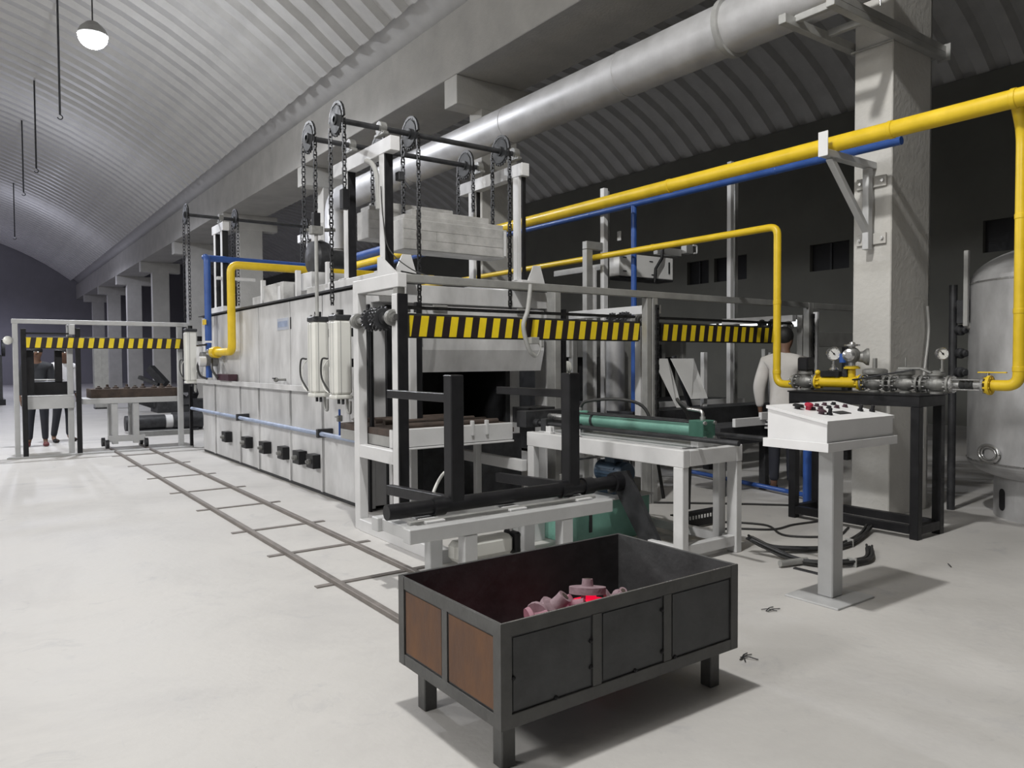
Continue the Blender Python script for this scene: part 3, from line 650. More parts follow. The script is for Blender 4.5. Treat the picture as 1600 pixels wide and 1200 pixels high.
def loading_frame():
    t = thing('loading_frame', 'tall white and galvanised gantry frame with striped bars across the furnace front', 'frame', (5.7, 5.5, 0))
    W, K, G = M['white'], M['black'], M['galv']
    bx(t, 'post', W, 2.71, 5.99, 0, 2.79, 6.09, 2.06); bx(t, 'post', W, 2.71, 5.27, 0, 2.79, 5.36, 1.98)
    bx(t, 'guide_strip', K, 2.712, 5.252, .0, 2.80, 5.269, 1.98)
    bx(t, 'top_side_beam', W, 2.71, 5.25, 2.03, 2.79, 6.09, 2.14)
    bx(t, 'top_post_cap', G, 2.72, 5.28, 1.98, 2.79, 5.35, 2.03)
    bx(t, 'top_beam', G, 2.79, 5.30, 2.075, 8.28, 5.36, 2.14, c=.004)
    bx(t, 'back_top_beam', W, 2.79, 6.03, 2.03, 3.2, 6.09, 2.12)
    bx(t, 'base_beam', W, 2.70, 4.62, .0, 2.80, 5.985, .10); bx(t, 'shelf_beam', W, 2.71, 5.36, .63, 2.79, 5.99, .74)
    bx(t, 'middle_post', G, 5.505, 5.305, .0, 5.57, 5.38, 2.075); bx(t, 'middle_post', G, 5.58, 5.30, .0, 5.655, 5.36, 2.075)
    bx(t, 'middle_post', W, 5.71, 5.60, .0, 5.80, 5.68, 2.0)
    bx(t, 'middle_side_beam', W, 5.70, 5.38, 1.93, 5.79, 6.75, 2.02)
    bx(t, 'right_post', G, 8.29, 5.30, .0, 8.37, 5.38, 2.14); bx(t, 'right_post', G, 8.37, 5.44, .0, 8.48, 5.52, 2.0)
    bx(t, 'right_post', W, 8.72, 5.46, 0, 8.76, 5.52, 2.05); bx(t, 'right_top_beam', G, 8.37, 5.30, 2.07, 10.2, 5.36, 2.14)
    bx(t, 'right_side_beam', W, 8.28, 5.52, 1.92, 8.36, 6.6, 2.0)
    for xa in (5.625, 8.345): build('drive_chain', chain_run(MB(), (xa, 5.28, .5), (xa, 5.28, 2.05), .05, (1, 0, 0)), M['chain'], t)
    # short shafts with double sprockets at each post, long chain between them
    def drive(x, y0, y1, z=1.795):
        cyl(t, 'drive_shaft', M['chrome'], (x, y0-.04, z), (x, y1+.05, z), .026, 16)
        for y in (y0+.03, y1): build('bearing', MB().lathe((x, y-.035, z), (0, 1, 0), [(.03, -.01), (.045, -.01), (.045, 0), (.062, .005), (.066, .03), (.06, .06), (.04, .065)], 20), M['cast'], t)
        for y in (y0+.19, y0+.25, y0+.40): build('sprocket', sprocket_mb(MB(), (x, y, z), .10, 18, .02, 'y'), M['dsteel'], t)
    drive(2.70, 5.30, 5.98); drive(5.60, 5.5, 6.4, 1.86); drive(8.2, 5.5, 6.3, 1.86)
    for x0, x1 in ((2.86, 5.48), (5.70, 8.1)): build('drive_chain', chain_run(MB(), (x0, 5.42, 1.885), (x1, 5.42, 1.885), .06, (0, 1, 0)), M['chain'], t)
    for x0, x1 in ((2.84, 5.50), (5.74, 7.72)):
        h = bx(t, 'hazard_bar', M['hazard'], x0+.055, 5.395, 1.652, x1, 5.41, 1.82, c=.001)
        build('bar_backing', MB().box(x0, 5.411, 1.64, x1+.0, 5.45, 1.84), M['dsteel'], h)
    # charging bed
    bx(t, 'bed_plate', M['scale'], 2.80, 5.58, .83, 4.02, 6.6, .885); bx(t, 'bed_beam', W, 2.79, 5.52, .74, 4.0, 5.58, .89, c=.004)
    bx(t, 'bed_lower_flange', M['white'], 2.79, 5.50, .72, 4.0, 5.60, .735)
    bx(t, 'bed_side_beam', W, 4.0, 5.385, .46, 4.06, 6.95, .56); bx(t, 'bed_side_beam', M['galv'], 2.80, 5.6, .74, 2.86, 6.6, .83)
    for k in range(5): cyl(t, 'bed_roller', M['scale'], (3.0, 5.7+k*.2, .895), (3.95, 5.7+k*.2, .895), .03, 12)
    for x in (3.05, 3.95): bx(t, 'bed_leg', W, x, 6.05, 0, x+.06, 6.11, .74)
    for x, y in ((3.55, 5.50), (3.7, 5.50)): bx(t, 'lug', W, x, y, .80, x+.025, y+.04, .93)
    for (ya, z) in ((5.5, .88), ): pass
    bx(t, 'brace', M['dsteel'], 2.86, 6.0, .78, 3.3, 6.05, .86)
    for x in (3.105, 3.30): bx(t, 'corner_rail', K, x, 6.64, .0, x+(.03 if x < 3.2 else .07), 6.675, 2.0)
    bx(t, 'shade_plate', M['dsteel'], 3.46, 6.60, .02, 4.9, 6.64, .66)  # dark sheet put in for the shadow over the furnace's lower front
    bx(t, 'corner_rail', K, 2.82, 5.98, .6, 2.85, 6.02, 1.75)
loading_frame()
o = build('pendant_cable', MB().tube(spline([(4.02, 5.27, 2.12), (3.98, 5.26, 1.9), (3.93, 5.26, 1.75), (3.99, 5.26, 1.55), (4.06, 5.26, 1.49)]), .02, 10), M['greyhose']); tag(o, 'grey flexible conduit dangling in front of the striped bar', 'cable')
t = thing('hanging_plug', 'small grey plug with wire loop hanging on the striped bar', 'plug', (4.10, 5.33, 1.58))
build('body', MB().box(4.05, 5.30, 1.60, 4.14, 5.38, 1.66), M['greyhose'], t)
tube(t, 'wire', M['greyhose'], spline([(4.06, 5.29, 1.48), (4.1, 5.29, 1.49), (4.15, 5.3, 1.56), (4.14, 5.33, 1.62)]), .005, 6)

# ------------------------------------------------------------------ chain lift tower above the furnace front
def lift_tower(name, lab, cat, ys, xs, posts, zb, zs, drops, beams, links=True):
    t = thing(name, lab, cat, ((xs[0]+xs[-1])/2, sum(ys)/len(ys), 2.2))
    for (x, y) in posts: 
        thin = x > 4
        bx(t, 'post', M['white'], x-.045, y-.05, 2.215, x+(-.005 if thin else .04), y+.05, zb); bx(t, 'post_guide', M['black'], x+(-.004 if thin else -.04), y-.066, 2.26, x+.045, y-.0505, zb-.02)
        bx(t, 'foot_plate', M['white'], x-.09, y-.09, 2.301 if len(posts) == 4 else 2.216, x+.09, y+.09, 2.312)
    for (x, y0, y1) in beams: 
        b = bx(t, 'top_beam', M['white'], x-.05, y0, zb-.035, x+.05, y1, zb+.10)
    for y in ys:
        cyl(t, 'shaft', M['dsteel'], (xs[0]-.03, y, zs), (xs[-1]+.2, y, zs), .027, 14)
        for (x, y0, y1) in beams: build('bearing', pillow(MB(), (x, y, zs)), M['cast'], t)
        for x in xs: build('sprocket', sprocket_mb(MB(), (x, y, zs), .155), M['sprocket'], t)
    for (x, y, zn, zf) in drops:
        r = .158
        build('chain_run', chain_run(MB(), (x, y-r, zn), (x, y-r, zs)), M['chain'], t); build('chain_run', chain_run(MB(), (x, y+r, zf), (x, y+r, zs)), M['chain'], t)
        mb = MB()
        for k in range(9):
            a0, a1 = PI*k/9, PI*(k+1)/9
            mb.bar((x, y+r*math.cos(a0), zs+r*math.sin(a0)), (x, y+r*math.cos(a1), zs+r*math.sin(a1)), .026, .022, (1, 0, 0), 0)
        build('chain_arc', mb, M['chain'], t)
    return t
xs = (2.80, 3.56, 4.64)
drops = [(2.80, 6.6, 3.0, 1.98), (3.56, 6.6, 1.98, 2.86), (4.64, 6.6, 1.98, 2.86), (2.80, 7.3, 2.9, 2.6), (3.56, 7.3, 2.35, 3.12), (4.64, 7.3, 3.12, 3.12)]
tw = lift_tower('chain_lift_tower', 'large white lift tower with black sprockets and chains over the furnace front', 'lift', (6.6, 7.3), xs,
    [(3.25, 6.52), (3.25, 7.36), (4.82, 6.52), (4.82, 7.4)], 3.44, 3.675, drops, [(3.25, 6.32, 7.66), (4.82, 6.4, 7.64)])
for x in (3.25, 4.82): bx(tw, 'base_beam', M['white'], x-.09, 6.35, 2.215, x+.09, 7.75, 2.30)
for (x, y) in ((3.30, 6.44), (4.87, 6.44)):
    build('gusset', MB().prism([(x-.05, 2.22), (x+.24, 2.22), (x+.16, 2.47), (x+.07, 2.47)], 'y', y-.02, y-.005), M['white'], tw)
build('gusset', MB().prism([(6.0, 2.2), (6.45, 2.2), (6.45, 2.42), (6.38, 2.42)], 'x', 3.12, 3.14), M['white'], tw)
for (x, y, z) in ((2.8, 6.44, 2.97), (2.8, 7.14, 2.87)): bx(tw, 'chain_coupling', M['black'], x-.035, y-.035, z-.14, x+.035, y+.035, z+.04)
cyl(tw, 'lift_rod', M['galv'], (2.8, 7.14, 1.9), (2.8, 7.14, 2.75), .018, 10); 
bx(tw, 'clamp', M['cast'], 2.74, 7.1, 2.70, 2.86, 7.18, 2.78)
build('limit_switch', MB().tube([(3.42, 6.5, 3.2), (3.48, 6.46, 3.1)], .012, 8).box(3.36, 6.46, 3.18, 3.42, 6.54, 3.26), M['dsteel'], tw)
tube(tw, 'cable_bundle', M['greyhose'], spline([(3.18, 6.8, 3.4), (3.2, 6.7, 3.35), (3.21, 6.62, 3.2), (3.2, 6.58, 2.9)]), .025, 8)
tube(tw, 'wire', M['rubber'], spline([(3.19, 6.5, 3.1), (3.19, 6.46, 2.8), (3.22, 6.4, 2.5), (3.35, 6.2, 2.3), (3.42, 5.9, 2.2), (2.82, 5.4, 2.17)]), .006, 6)
# counterweight boxes hung in the tower
def counterweight(lab, x0, x1, y0, y1, z0, z1):
    t = thing('counterweight_box', lab, 'counterweight', ((x0+x1)/2, (y0+y1)/2, z0), 'counterweights hung in the lift tower')
    bx(t, 'shell', M['mottled'], x0, y0, z0, x1, y1, z1, c=.006)
    for r in range(3):
        h = (z1-z0-.012)/3; cuts = [x0+.005]
        while cuts[-1] < x1-.3: cuts.append(cuts[-1]+random.uniform(.2, .45))
        cuts[-1] = x1-.06
        for a, b_ in zip(cuts[:-1], cuts[1:]):
            bx(t, 'face_plate', M['mottled'], a+.001, y0-random.uniform(.003, .008), z0+.006+r*h+.001, b_-.001, y0+.002, z0+.006+(r+1)*h-.001, c=.001)
    bx(t, 'lid', M['mottled'], x0+.03, y0+.03, z1, x1-.03, y1-.03, z1+.05)
    bx(t, 'edge_strip', M['white'], x1-.05, y0-.014, z0+.02, x1-.025, y0-.008, z1-.02, c=0)
    bx(t, 'top_block', M['mottled'], x0+.12, y0+.05, z1+.05, x1-.2, y1-.05, z1+.11)
    return t
counterweight('mottled grey counterweight box, lower and nearer of the two in the tower', 3.47, 4.72, 6.6, 6.92, 2.55, 2.85)
counterweight('upper counterweight box behind the lower one, higher up in the tower', 3.46, 4.74, 7.36, 7.64, 2.76, 3.06)
# second smaller lift at the far end
drops2 = [(2.80, 12.5, 2.1, 2.1), (3.54, 12.5, 2.35, 2.6), (4.7, 12.5, 2.4, 2.6)]
tf = lift_tower('chain_lift', 'small white lift with black shaft at the far end of the furnace', 'lift', (12.5,), (2.80, 3.54, 4.70),
    [(3.32, 12.32), (3.32, 12.72), (4.75, 12.4)], 3.55, 3.75, drops2, [(3.32, 12.2, 12.85), (4.75, 12.2, 12.85)])
bx(tf, 'cross_tie', M['white'], 3.2, 12.3, 2.75, 3.8, 12.34, 2.80); bx(tf, 'base_beam', M['white'], 3.2, 12.0, 2.215, 3.45, 12.9, 2.32)
# white pneumatic cylinders on the furnace side
def side_ram(lab, x, y, z0, z1, s=.085, rod=True, group=None):
    t = thing('lift_cylinder', lab, 'cylinder', (x, y, z0), group)
    b = build('barrel', MB().box(x-s, y-s, z0+.04, x+s, y+s, z1-.05, s*.26), M['cyl'], t)
    for dy in (-s*.35, s*.35): build('groove', MB().box(x-s-.001, y+dy-.004, z0+.05, x-s+.004, y+dy+.004, z1-.06, 0), M['greyhose'], b)
    for dx in (-s*.35, ): build('groove', MB().box(x+dx-.004, y-s-.001, z0+.05, x+dx+.004, y-s+.004, z1-.06, 0), M['greyhose'], b)
    bx(t, 'end_cap', M['dsteel'], x-s, y-s, z1-.05, x+s, y+s, z1, c=.01); bx(t, 'end_cap', M['cyl'], x-s, y-s, z0, x+s, y+s, z0+.04, c=.01)
    cyl(t, 'gland', M['black'], (x, y, z1), (x, y, z1+.05), .035, 14)
    for dy in (-.05, .05):
        cyl(t, 'bolt', M['chrome'], (x-s*.6, y+dy, z1), (x-s*.6, y+dy, z1+.02), .012, 8)
        cyl(t, 'port', M['dsteel'], (x, y+dy, z0-.05), (x, y+dy, z0), .015, 8)
    tube(t, 'air_hose', M['rubber'], spline([(x-s, y+s+.01, z0+.38), (x-s-.04, y+s+.06, z0+.37), (x-s-.04, y+s+.07, z0+.2), (x-s, y+s*.7, z0+.06)]), .009, 8)
    build('fitting', MB().box(x-s*.6, y+s, z0+.35, x-s*.2, y+s+.03, z0+.45), M['black'], t)
    tube(t, 'air_hose', M['clear'], spline([(x-s*.5, y+s+.02, z0+.40), (x-s, y+s+.12, z0+.3), (x-s*.9, y+s+.14, z0+.1), (x-s*.3, y+s, z0+.03)]), .006, 6)
    tube(t, 'lower_hose', M['galv'], fillet([(x+.05, y-.03, z0), (x+.05, y-.03, z0-.12), (x+.05, y-.1, z0-.14), (x+.05, y-.1, z0-.02)], .03), .014, 8)
    bx(t, 'wall_bracket', M['black'], x+s, y-.05, z0+.3, x+s+.16, y+.05, z0+.38); bx(t, 'wall_bracket', M['black'], x+s, y-.05, z1-.2, x+s+.16, y+.05, z1-.12)
    return t
g = 'cream lift cylinders on the furnace side'
side_ram('cream upright cylinder nearest the loading frame post', 2.85, 6.70, 1.10, 1.89, .085, True, g)
side_ram('cream upright cylinder second from the loading frame post', 2.85, 7.25, 1.10, 1.90, .085, True, g)
side_ram('cream upright cylinder at the far end beside the distant striped bar', 2.95, 13.02, 1.11, 2.0, .09, True, g)

# ------------------------------------------------------------------ overhead duct
t = thing('exhaust_duct', 'large round grey sheet metal duct running high above the furnaces', 'duct', (6.1, 8.0, 4.45))
DX, DZ, DR = 6.1, 4.685, .252
segs = [-1.0, 2.6, 4.75, 6.2, 8.4, 11.2, 13.7]
for a, b in zip(segs[:-1], segs[1:]): build('duct_section', MB().tube([(DX, a+.004, DZ), (DX, b-.004, DZ)], DR, 40, False), M['duct'], t)
for y in segs[1:-1]:
    f = y in (4.75,)
    build('flange' if f else 'seam_band', MB().lathe((DX, y-(.03 if f else .012), DZ), (0, 1, 0), [(DR-.01, 0), (DR+(.035 if f else .006), 0), (DR+(.035 if f else .006), .06 if f else .024), (DR-.01, .06 if f else .024)], 40), M['galv'] if f else M['duct'], t)
build('elbow', MB().tube(fillet([(DX, 13.7, DZ), (DX, 14.4, DZ), (DX, 14.4, 3.7)], .5, 6), DR, 32, False), M['duct'], t)
build('drop_pipe', MB().tube([(DX, 14.4, 3.75), (DX, 14.4, 2.2)], DR*.8, 24, False), M['duct'], t)
for (x, y, z) in ((5.80, 3.42, 4.58), (5.98, 3.1, 4.50)):
    build('clip', MB().tube(fillet([(x+.03, y, z+.10), (x-.03, y, z+.10), (x-.03, y, z-.05), (x+.03, y, z-.05)], .01, 2), .007, 6), M['white'], t)
tube(t, 'lug', M['chrome'], [(6.02, 3.25, 4.40), (6.10, 3.25, 4.40)], .02); tube(t, 'lug', M['chrome'], [(6.05, 3.25, 4.40), (6.05, 3.25, 4.31)], .007, 6)
t = thing('duct_bracket', 'dark steel arm bolted across the nearest pillar carrying the duct', 'bracket', (6.6, 3.47, 4.3))
bx(t, 'arm', M['galv'], 5.7, 3.44, 4.30, 7.62, 3.515, 4.36); bx(t, 'arm_web', M['galv'], 5.7, 3.44, 4.36, 7.62, 3.447, 4.42)
bx(t, 'arm', M['galv'], 5.7, 3.885, 4.32, 7.62, 3.955, 4.40); bx(t, 'end_plate', M['galv'], 7.60, 3.40, 4.28, 7.61, 3.52, 4.44)
for x in (5.85, 6.35): bx(t, 'saddle', M['galv'], x, 3.45, 4.36, x+.05, 3.9, 4.42)
for x in (6.74, 7.5): bx(t, 'clamp_plate', M['galv'], x, 3.5, 4.29, x+.03, 3.9, 4.31)

# ------------------------------------------------------------------ gas and air pipes
def pipe(lab, name, m, pts, r, rf=.1, joints=(), n=14, kind='pipe'):
    P = fillet(pts, rf, 6)
    t = thing(name, lab, kind, pts[0])
    build('tube', MB().tube(P, r, n), M[m], t)
    for (p, d) in joints: build('weld_ring', MB().lathe(Vector(p)-Vector(d).normalized()*.02, d, [(r+.001, 0), (r*1.08, .004), (r*1.08, .036), (r+.001, .04)], n), M[m], t)
    return t
HX, HZ = 6.15, 3.32
hd = pipe('thick yellow gas header pipe running high along the pillars', 'gas_header_pipe', 'yellow', [(HX, .2, HZ), (HX, 15.5, HZ)], .069, .1, [((HX, y, HZ), (0, 1, 0)) for y in (2.31, 3.2, 5.6, 8.4, 11)], 20)
pipe('yellow drop pipe from the thick header down to the right end of the valves', 'gas_drop_pipe', 'yellow', [(HX+.06, 2.32, HZ), (6.33, 2.32, HZ-.2), (6.33, 2.32, 1.245), (6.33, 2.50, 1.245)], .042, .1, [((6.33, 2.32, 2.5), (0, 0, 1)), ((6.33, 2.32, 1.8), (0, 0, 1)), ((6.33, 2.32, 1.37), (0, 0, 1))], 16)
br = pipe('thin yellow gas pipe rising from the valves and running back to the furnace tower', 'gas_branch_pipe', 'yellow', [(6.32, 4.20, 1.215), (6.32, 4.38, 1.215), (6.32, 4.38, 2.725), (6.32, 13.2, 2.725)], .036, .09, [((6.32, 4.38, 2.0), (0, 0, 1)), ((6.32, 6, 2.725), (0, 1, 0)), ((6.32, 4.38, 1.33), (0, 0, 1))], 16)
pipe('short yellow pipe dropping from the thin gas branch behind the striped bar', 'gas_pipe', 'yellow', [(6.32, 7.13, 2.70), (6.32, 7.13, 1.0)], .048, .1)
pipe('yellow gas pipe bent over the far furnace roof down to the burner', 'gas_pipe', 'yellow', [(6.2, 10.75, 2.80), (2.98, 10.75, 2.80), (2.98, 10.75, 1.60), (2.98, 11.55, 1.60)], .055, .11)
pipe('blue air header pipe just below the thick yellow header', 'air_header_pipe', 'blue', [(6.45, 3.27, 3.30), (6.45, 15.0, 3.30)], .036, .1, [((6.45, y, 3.30), (0, 1, 0)) for y in (4.5, 7.2)], 16)
pipe('blue air pipe dropping from the blue header behind the middle post', 'air_drop_pipe', 'blue', [(6.45, 6.43, 3.28), (6.45, 6.43, .8)], .034, .1)
pipe('fat blue air pipe sloping away behind the white lift tower', 'air_pipe', 'blue', [(5.0, 9.6, 3.10), (5.0, 12.4, 3.10)], .065, .1)
pipe('blue air pipe crossing the far furnace roof and dropping to the burner', 'air_pipe', 'blue', [(5.0, 12.35, 3.06), (2.98, 12.2, 3.06), (2.98, 12.0, 3.06), (2.98, 12.0, 1.78)], .05, .12)
p = pipe('pale blue water pipe running low along the furnace side', 'water_pipe', 'wblue', [(2.97, 13.1, .70), (2.97, 6.55, .70)], .024, .1)
for y in (10.4, 7.5): build('pipe_clamp', MB().box(2.93, y, .66, 3.10, y+.05, .75), M['dsteel'], p)
for y in (7.02, 6.62):
    build('riser', MB().tube([(2.97, y, .71), (2.97, y, .98)], .012, 8), M['blue'], p); build('riser_valve', MB().box(2.945, y-.02, .86, 2.995, y+.02, .92).box(2.93, y-.07, .90, 2.95, y+.03, .91), M['cast'], p)
# burner valve cluster at the far furnace corner
t = thing('burner_train', 'cluster of burner valves and hoses where yellow and blue pipes meet the furnace', 'valve', (2.98, 11.9, 1.2))
cyl(t, 'union', M['yellow'], (2.98, 11.50, 1.60), (2.98, 11.68, 1.60), .085, 18)
build('valve_body', MB().lathe((2.98, 11.68, 1.60), (0, 1, 0), [(.06, 0), (.06, .04), (.04, .05), (.07, .14), (.04, .22), (.06, .23), (.06, .27)], 18), M['chrome'], t)
bx(t, 'handle', M['black'], 2.86, 11.75, 1.70, 2.9, 12.25, 1.73); bx(t, 'tag', M['yellow'], 2.915, 11.9, 2.02, 2.93, 12.08, 2.1)
cyl(t, 'burner', M['cast'], (3.1, 12.0, 1.5), (2.86, 12.0, 1.5), .11, 18); cyl(t, 'burner_nose', M['white'], (2.87, 11.75, 1.47), (2.78, 11.75, 1.47), .07, 16)
cyl(t, 'air_pipe', M['blue'], (2.98, 12.0, 1.75), (2.98, 12.0, 1.22), .045, 14)
tube(t, 'hose', M['rubber'], spline([(2.95, 12.3, 1.55), (2.9, 12.35, 1.4), (2.92, 12.3, 1.25), (3.0, 12.2, 1.2)]), .018, 8)
tube(t, 'hose', M['rubber'], spline([(2.95, 11.7, 1.5), (2.9, 11.5, 1.35), (2.95, 11.4, 1.22)]), .018, 8)
cyl(t, 'filter', M['white'], (2.98, 12.55, 1.3), (2.98, 12.55, 1.7), .05, 14)
bx(t, 'bracket_box', M['maroon'], 2.96, 10.9, 1.19, 3.09, 11.5, 1.28)
# blower on the furnace roof
t = thing('roof_blower', 'small dark blower with white bracket on the furnace roof behind the chains', 'blower', (3.75, 9.3, 2.36))
build('housing', MB().lathe((3.55, 9.3, 2.78), (1, 0, 0), [(.05, 0), (.2, .02), (.22, .08), (.22, .18), (.2, .24), (.08, .26)], 24), M['dsteel'], t)
cyl(t, 'motor', M['dsteel'], (3.80, 9.3, 2.78), (4.1, 9.3, 2.78), .12, 18)
bx(t, 'bracket', M['white'], 3.5, 9.1, 2.36, 3.95, 9.5, 2.58); bx(t, 'bracket', M['white'], 3.62, 9.1, 2.98, 3.68, 9.4, 3.2); tube(t, 'rod', M['cast'], [(3.5, 9.3, 3.12), (3.9, 9.3, 3.16)], .025); build('knob', MB().ball((3.62, 9.3, 3.25), .04), M['cast'], t)

# pipe bracket on the nearest pillar
t = thing('pipe_bracket', 'grey triangular wall bracket on the nearest pillar holding yellow and blue pipes', 'bracket', (6.6, 3.7, 2.5))
bx(t, 'arm', M['grey'], 5.98, 3.66, 3.19, 6.78, 3.74, 3.25); bx(t, 'end_plate', M['white'], 5.975, 3.655, 3.19, 5.985, 3.745, 3.40)
bar(t, 'diagonal', M['grey'], (6.08, 3.70, 3.19), (6.68, 3.70, 2.62), .06, .05); bx(t, 'upright', M['grey'], 6.66, 3.67, 2.45, 6.73, 3.73, 3.19)
for z in (2.50, 3.02): 
    bx(t, 'wall_plate', M['pillar'], 6.755, 3.56, z, 6.779, 3.84, z+.10)
    for y in (3.59, 3.80): cyl(t, 'bolt', M['chrome'], (6.75, y, z+.05), (6.735, y, z+.05), .014, 8)

# ------------------------------------------------------------------ valve bench and valve train
t = thing('valve_bench', 'black angle iron stand under the row of gas valves', 'stand', (6.33, 3.52, 0))
X0, X1, Y0, Y1, ZT = 6.10, 6.54, 2.93, 4.10, 1.165
bx(t, 'top_plate', M['black'], X0-.01, Y0-.01, ZT-.012, X1+.01, Y1+.01, ZT)
for y in (Y0, Y1-.06): bx(t, 'top_rail', M['black'], X0, y, ZT-.1, X1, y+.06, ZT-.012)
for x in (X0, X1-.012): bx(t, 'top_rail', M['black'], x, Y0, ZT-.1, x+.012, Y1, ZT-.012)
for x in (X0, X1-.07):
    for y in (Y0, Y1-.07): bx(t, 'leg', M['black'], x, y, 0, x+.07, y+.07, ZT-.1)
for x in (X0, X1-.06): bx(t, 'bottom_rail', M['black'], x, Y0+.07, .04, x+.06, Y1-.07, .11)
for y in (Y0, Y1-.06): bx(t, 'bottom_rail', M['black'], X0+.07, y, .04, X1-.07, y+.06, .11)
VX, VZ = 6.33, 1.245
def flange(mb, y, r, th=.018, n=24): return mb.lathe((VX, y, VZ), (0, 1, 0), [(r*.5, 0), (r, 0), (r, th), (r*.5, th)], n)
def bolts(mb, y, r, n=8, L=.07):
    for k in range(n):
        a = 2*PI*(k+.5)/n; mb.cyl((VX+r*math.cos(a), y-L/2, VZ+r*math.sin(a)), (VX+r*math.cos(a), y+L/2, VZ+r*math.sin(a)), .009, 6)
    return mb
def valve(lab, ya, yb, r=.07, body=.062, top=.06, stem=.1, stemr=.008, fat=0):
    ym = (ya+yb)/2; t = thing('gas_valve', lab, 'valve', (VX, ym, 1.165), 'valves on the black stand')
    L = yb-ya
    build('body', MB().lathe((VX, ya+.018, VZ), (0, 1, 0), [(.04, 0), (.042, L*.12), (body, L*.3), (body*1.05, L*.5-.018), (body, L*.7-.036), (.042, L*.88-.036), (.04, L-.036)], 24), M['cast'], t)
    build('flange', flange(MB(), ya, r), M['cast'], t); build('flange', flange(MB(), yb-.018, r), M['cast'], t)
    build('flange_bolts', bolts(MB(), ya+.004, r*.78), M['chrome'], t); build('flange_bolts', bolts(MB(), yb-.004, r*.78), M['chrome'], t)
    bt = [(body*.8, 0), (body*.85, .03), (body*1.1, .035), (body*1.1, .05), (body*.9, .055)]
    if fat: bt = [(body*.8, 0), (body*.9, .03), (fat, .04), (fat*1.02, .055), (fat, .075), (fat*.8, .085), (fat*.25, .09)]
    else: bt += [(body*.7, .065), (body*.3, .075)]
    build('bonnet', MB().lathe((VX, ym, VZ+body*.62), (0, 0, 1), bt, 24), M['cast'], t)
    if stem: cyl(t, 'stem', M['cast'], (VX, ym, VZ+body*.62+bt[-1][1]-.005), (VX, ym, VZ+body*.62+bt[-1][1]+stem), stemr, 12)
    build('base_boss', MB().lathe((VX, ym, 1.166), (0, 0, 1), [(body*.8, 0), (body*.8, .014), (body*.6, .02)], 20), M['cast'], t)
    return t
# positive y is away from the camera: the train is described from its left end
valve('left-end gas valve where the thin yellow branch pipe comes down', 3.965, 4.19, .068, .058, .05, 0)
o = build('valve_actuator', MB().box(6.27, 4.02, 1.345, 6.39, 4.13, 1.47, .012).box(6.30, 4.04, 1.33, 6.36, 4.11, 1.35), M['black']); tag(o, 'black actuator box on top of the left-end gas valve', 'actuator')
t = thing('gas_spool', 'short yellow flanged pipe spool with a tee between the valves', 'pipe', (VX, 3.75, 1.2))
cyl(t, 'spool_tube', M['yellow'], (VX, 3.945, VZ), (VX, 3.55, VZ), .048, 20)
build('flange', flange(MB(), 3.945, .07, .016), M['yellow'], t); build('flange', flange(MB(), 3.535, .07, .016), M['yellow'], t)
build('flange_bolts', bolts(MB(), 3.95, .055), M['yellow'], t); build('flange_bolts', bolts(MB(), 3.54, .055), M['yellow'], t)
cyl(t, 'tee_branch', M['yellow'], (VX, 3.625, VZ), (VX, 3.625, 1.375), .032, 16); build('tee_flange', MB().lathe((VX, 3.625, 1.365), (0, 0, 1), [(.03, 0), (.068, 0), (.068, .016), (.03, .016)], 20), M['yellow'], t)
for y in (3.9, 3.76): cyl(t, 'nipple', M['cast'], (VX, y, VZ), (VX-.02, y, VZ+.075), .016, 10)
t = thing('pressure_relief_valve', 'round bright relief valve on the yellow tee in front of the pillar edge', 'valve', (VX, 3.625, 1.381))
build('lower_flange', MB().lathe((VX, 3.625, 1.381), (0, 0, 1), [(.055, 0), (.062, .01), (.03, .02), (.03, .04)], 20), M['chrome'], t)
build('body', MB().ball((VX, 3.625, 1.485), .072, 20, 12), M['cast'], t); build('cap', MB().lathe((VX, 3.625, 1.55), (0, 0, 1), [(.03, 0), (.03, .012), (.065, .016), (.065, .03), (.03, .034), (.022, .05)], 20), M['chrome'], t)
build('front_cover', MB().lathe((VX-.05, 3.625, 1.485), (-1, -.4, 0), [(.05, 0), (.052, .02), (.03, .03)], 20), M['chrome'], t)
build('side_outlet', MB().lathe((VX+.03, 3.60, 1.47), (.6, -1, 0), [(.04, 0), (.05, .05), (.075, .08), (.075, .10), (.03, .105)], 20), M['cast'], t)
cyl(t, 'outlet_pipe', M['blue'], (VX+.05, 3.74, 1.42), (VX+.05, 3.74, 1.50), .03, 12)
def gauge(lab, x, y, z, r, zb, face=(-.75, -1, .0)):
    t = thing('pressure_gauge', lab, 'gauge', (x, y, zb), 'pressure gauges on the gas valves')
    f = Vector(face).normalized(); c = Vector((x, y, z))
    build('case', MB().lathe(c-f*.035, f, [(r*.9, 0), (r, .006), (r, .034), (r*1.1, .036), (r*1.1, .046), (r*.93, .048), (r*.93, .04)], 28), M['chrome'], t)
    build('dial', MB().lathe(c+f*.004, f, [(r*.93, 0), (r*.93, .002)], 28), M['dial'], t)
    u = Vector((0, 0, 1)); s = f.cross(u).normalized(); mb = MB()
    for k in range(11):
        a = math.radians(225-27*k); d = u*math.sin(a)+s*math.cos(a); mb.bar(c+f*.0065+d*r*.72, c+f*.0065+d*r*.86, .003, .001, f, 0)
    build('tick_marks', mb, M['black'], t)
    d = (u*.62+s*.6).normalized(); build('needle', MB().bar(c+f*.008-d*r*.3, c+f*.008+d*r*.68, .006, .001, f, 0).lathe(c+f*.007, f, [(.008, 0), (.008, .003)], 10), M['black'], t)
    cyl(t, 'stem', M['chrome'], (x, y, zb), (x, y, z-r*.9), .009, 10); build('stem_nut', MB().lathe((x, y, zb), (0, 0, 1), [(.018, 0), (.018, .025)], 6), M['cast'], t)
    return t
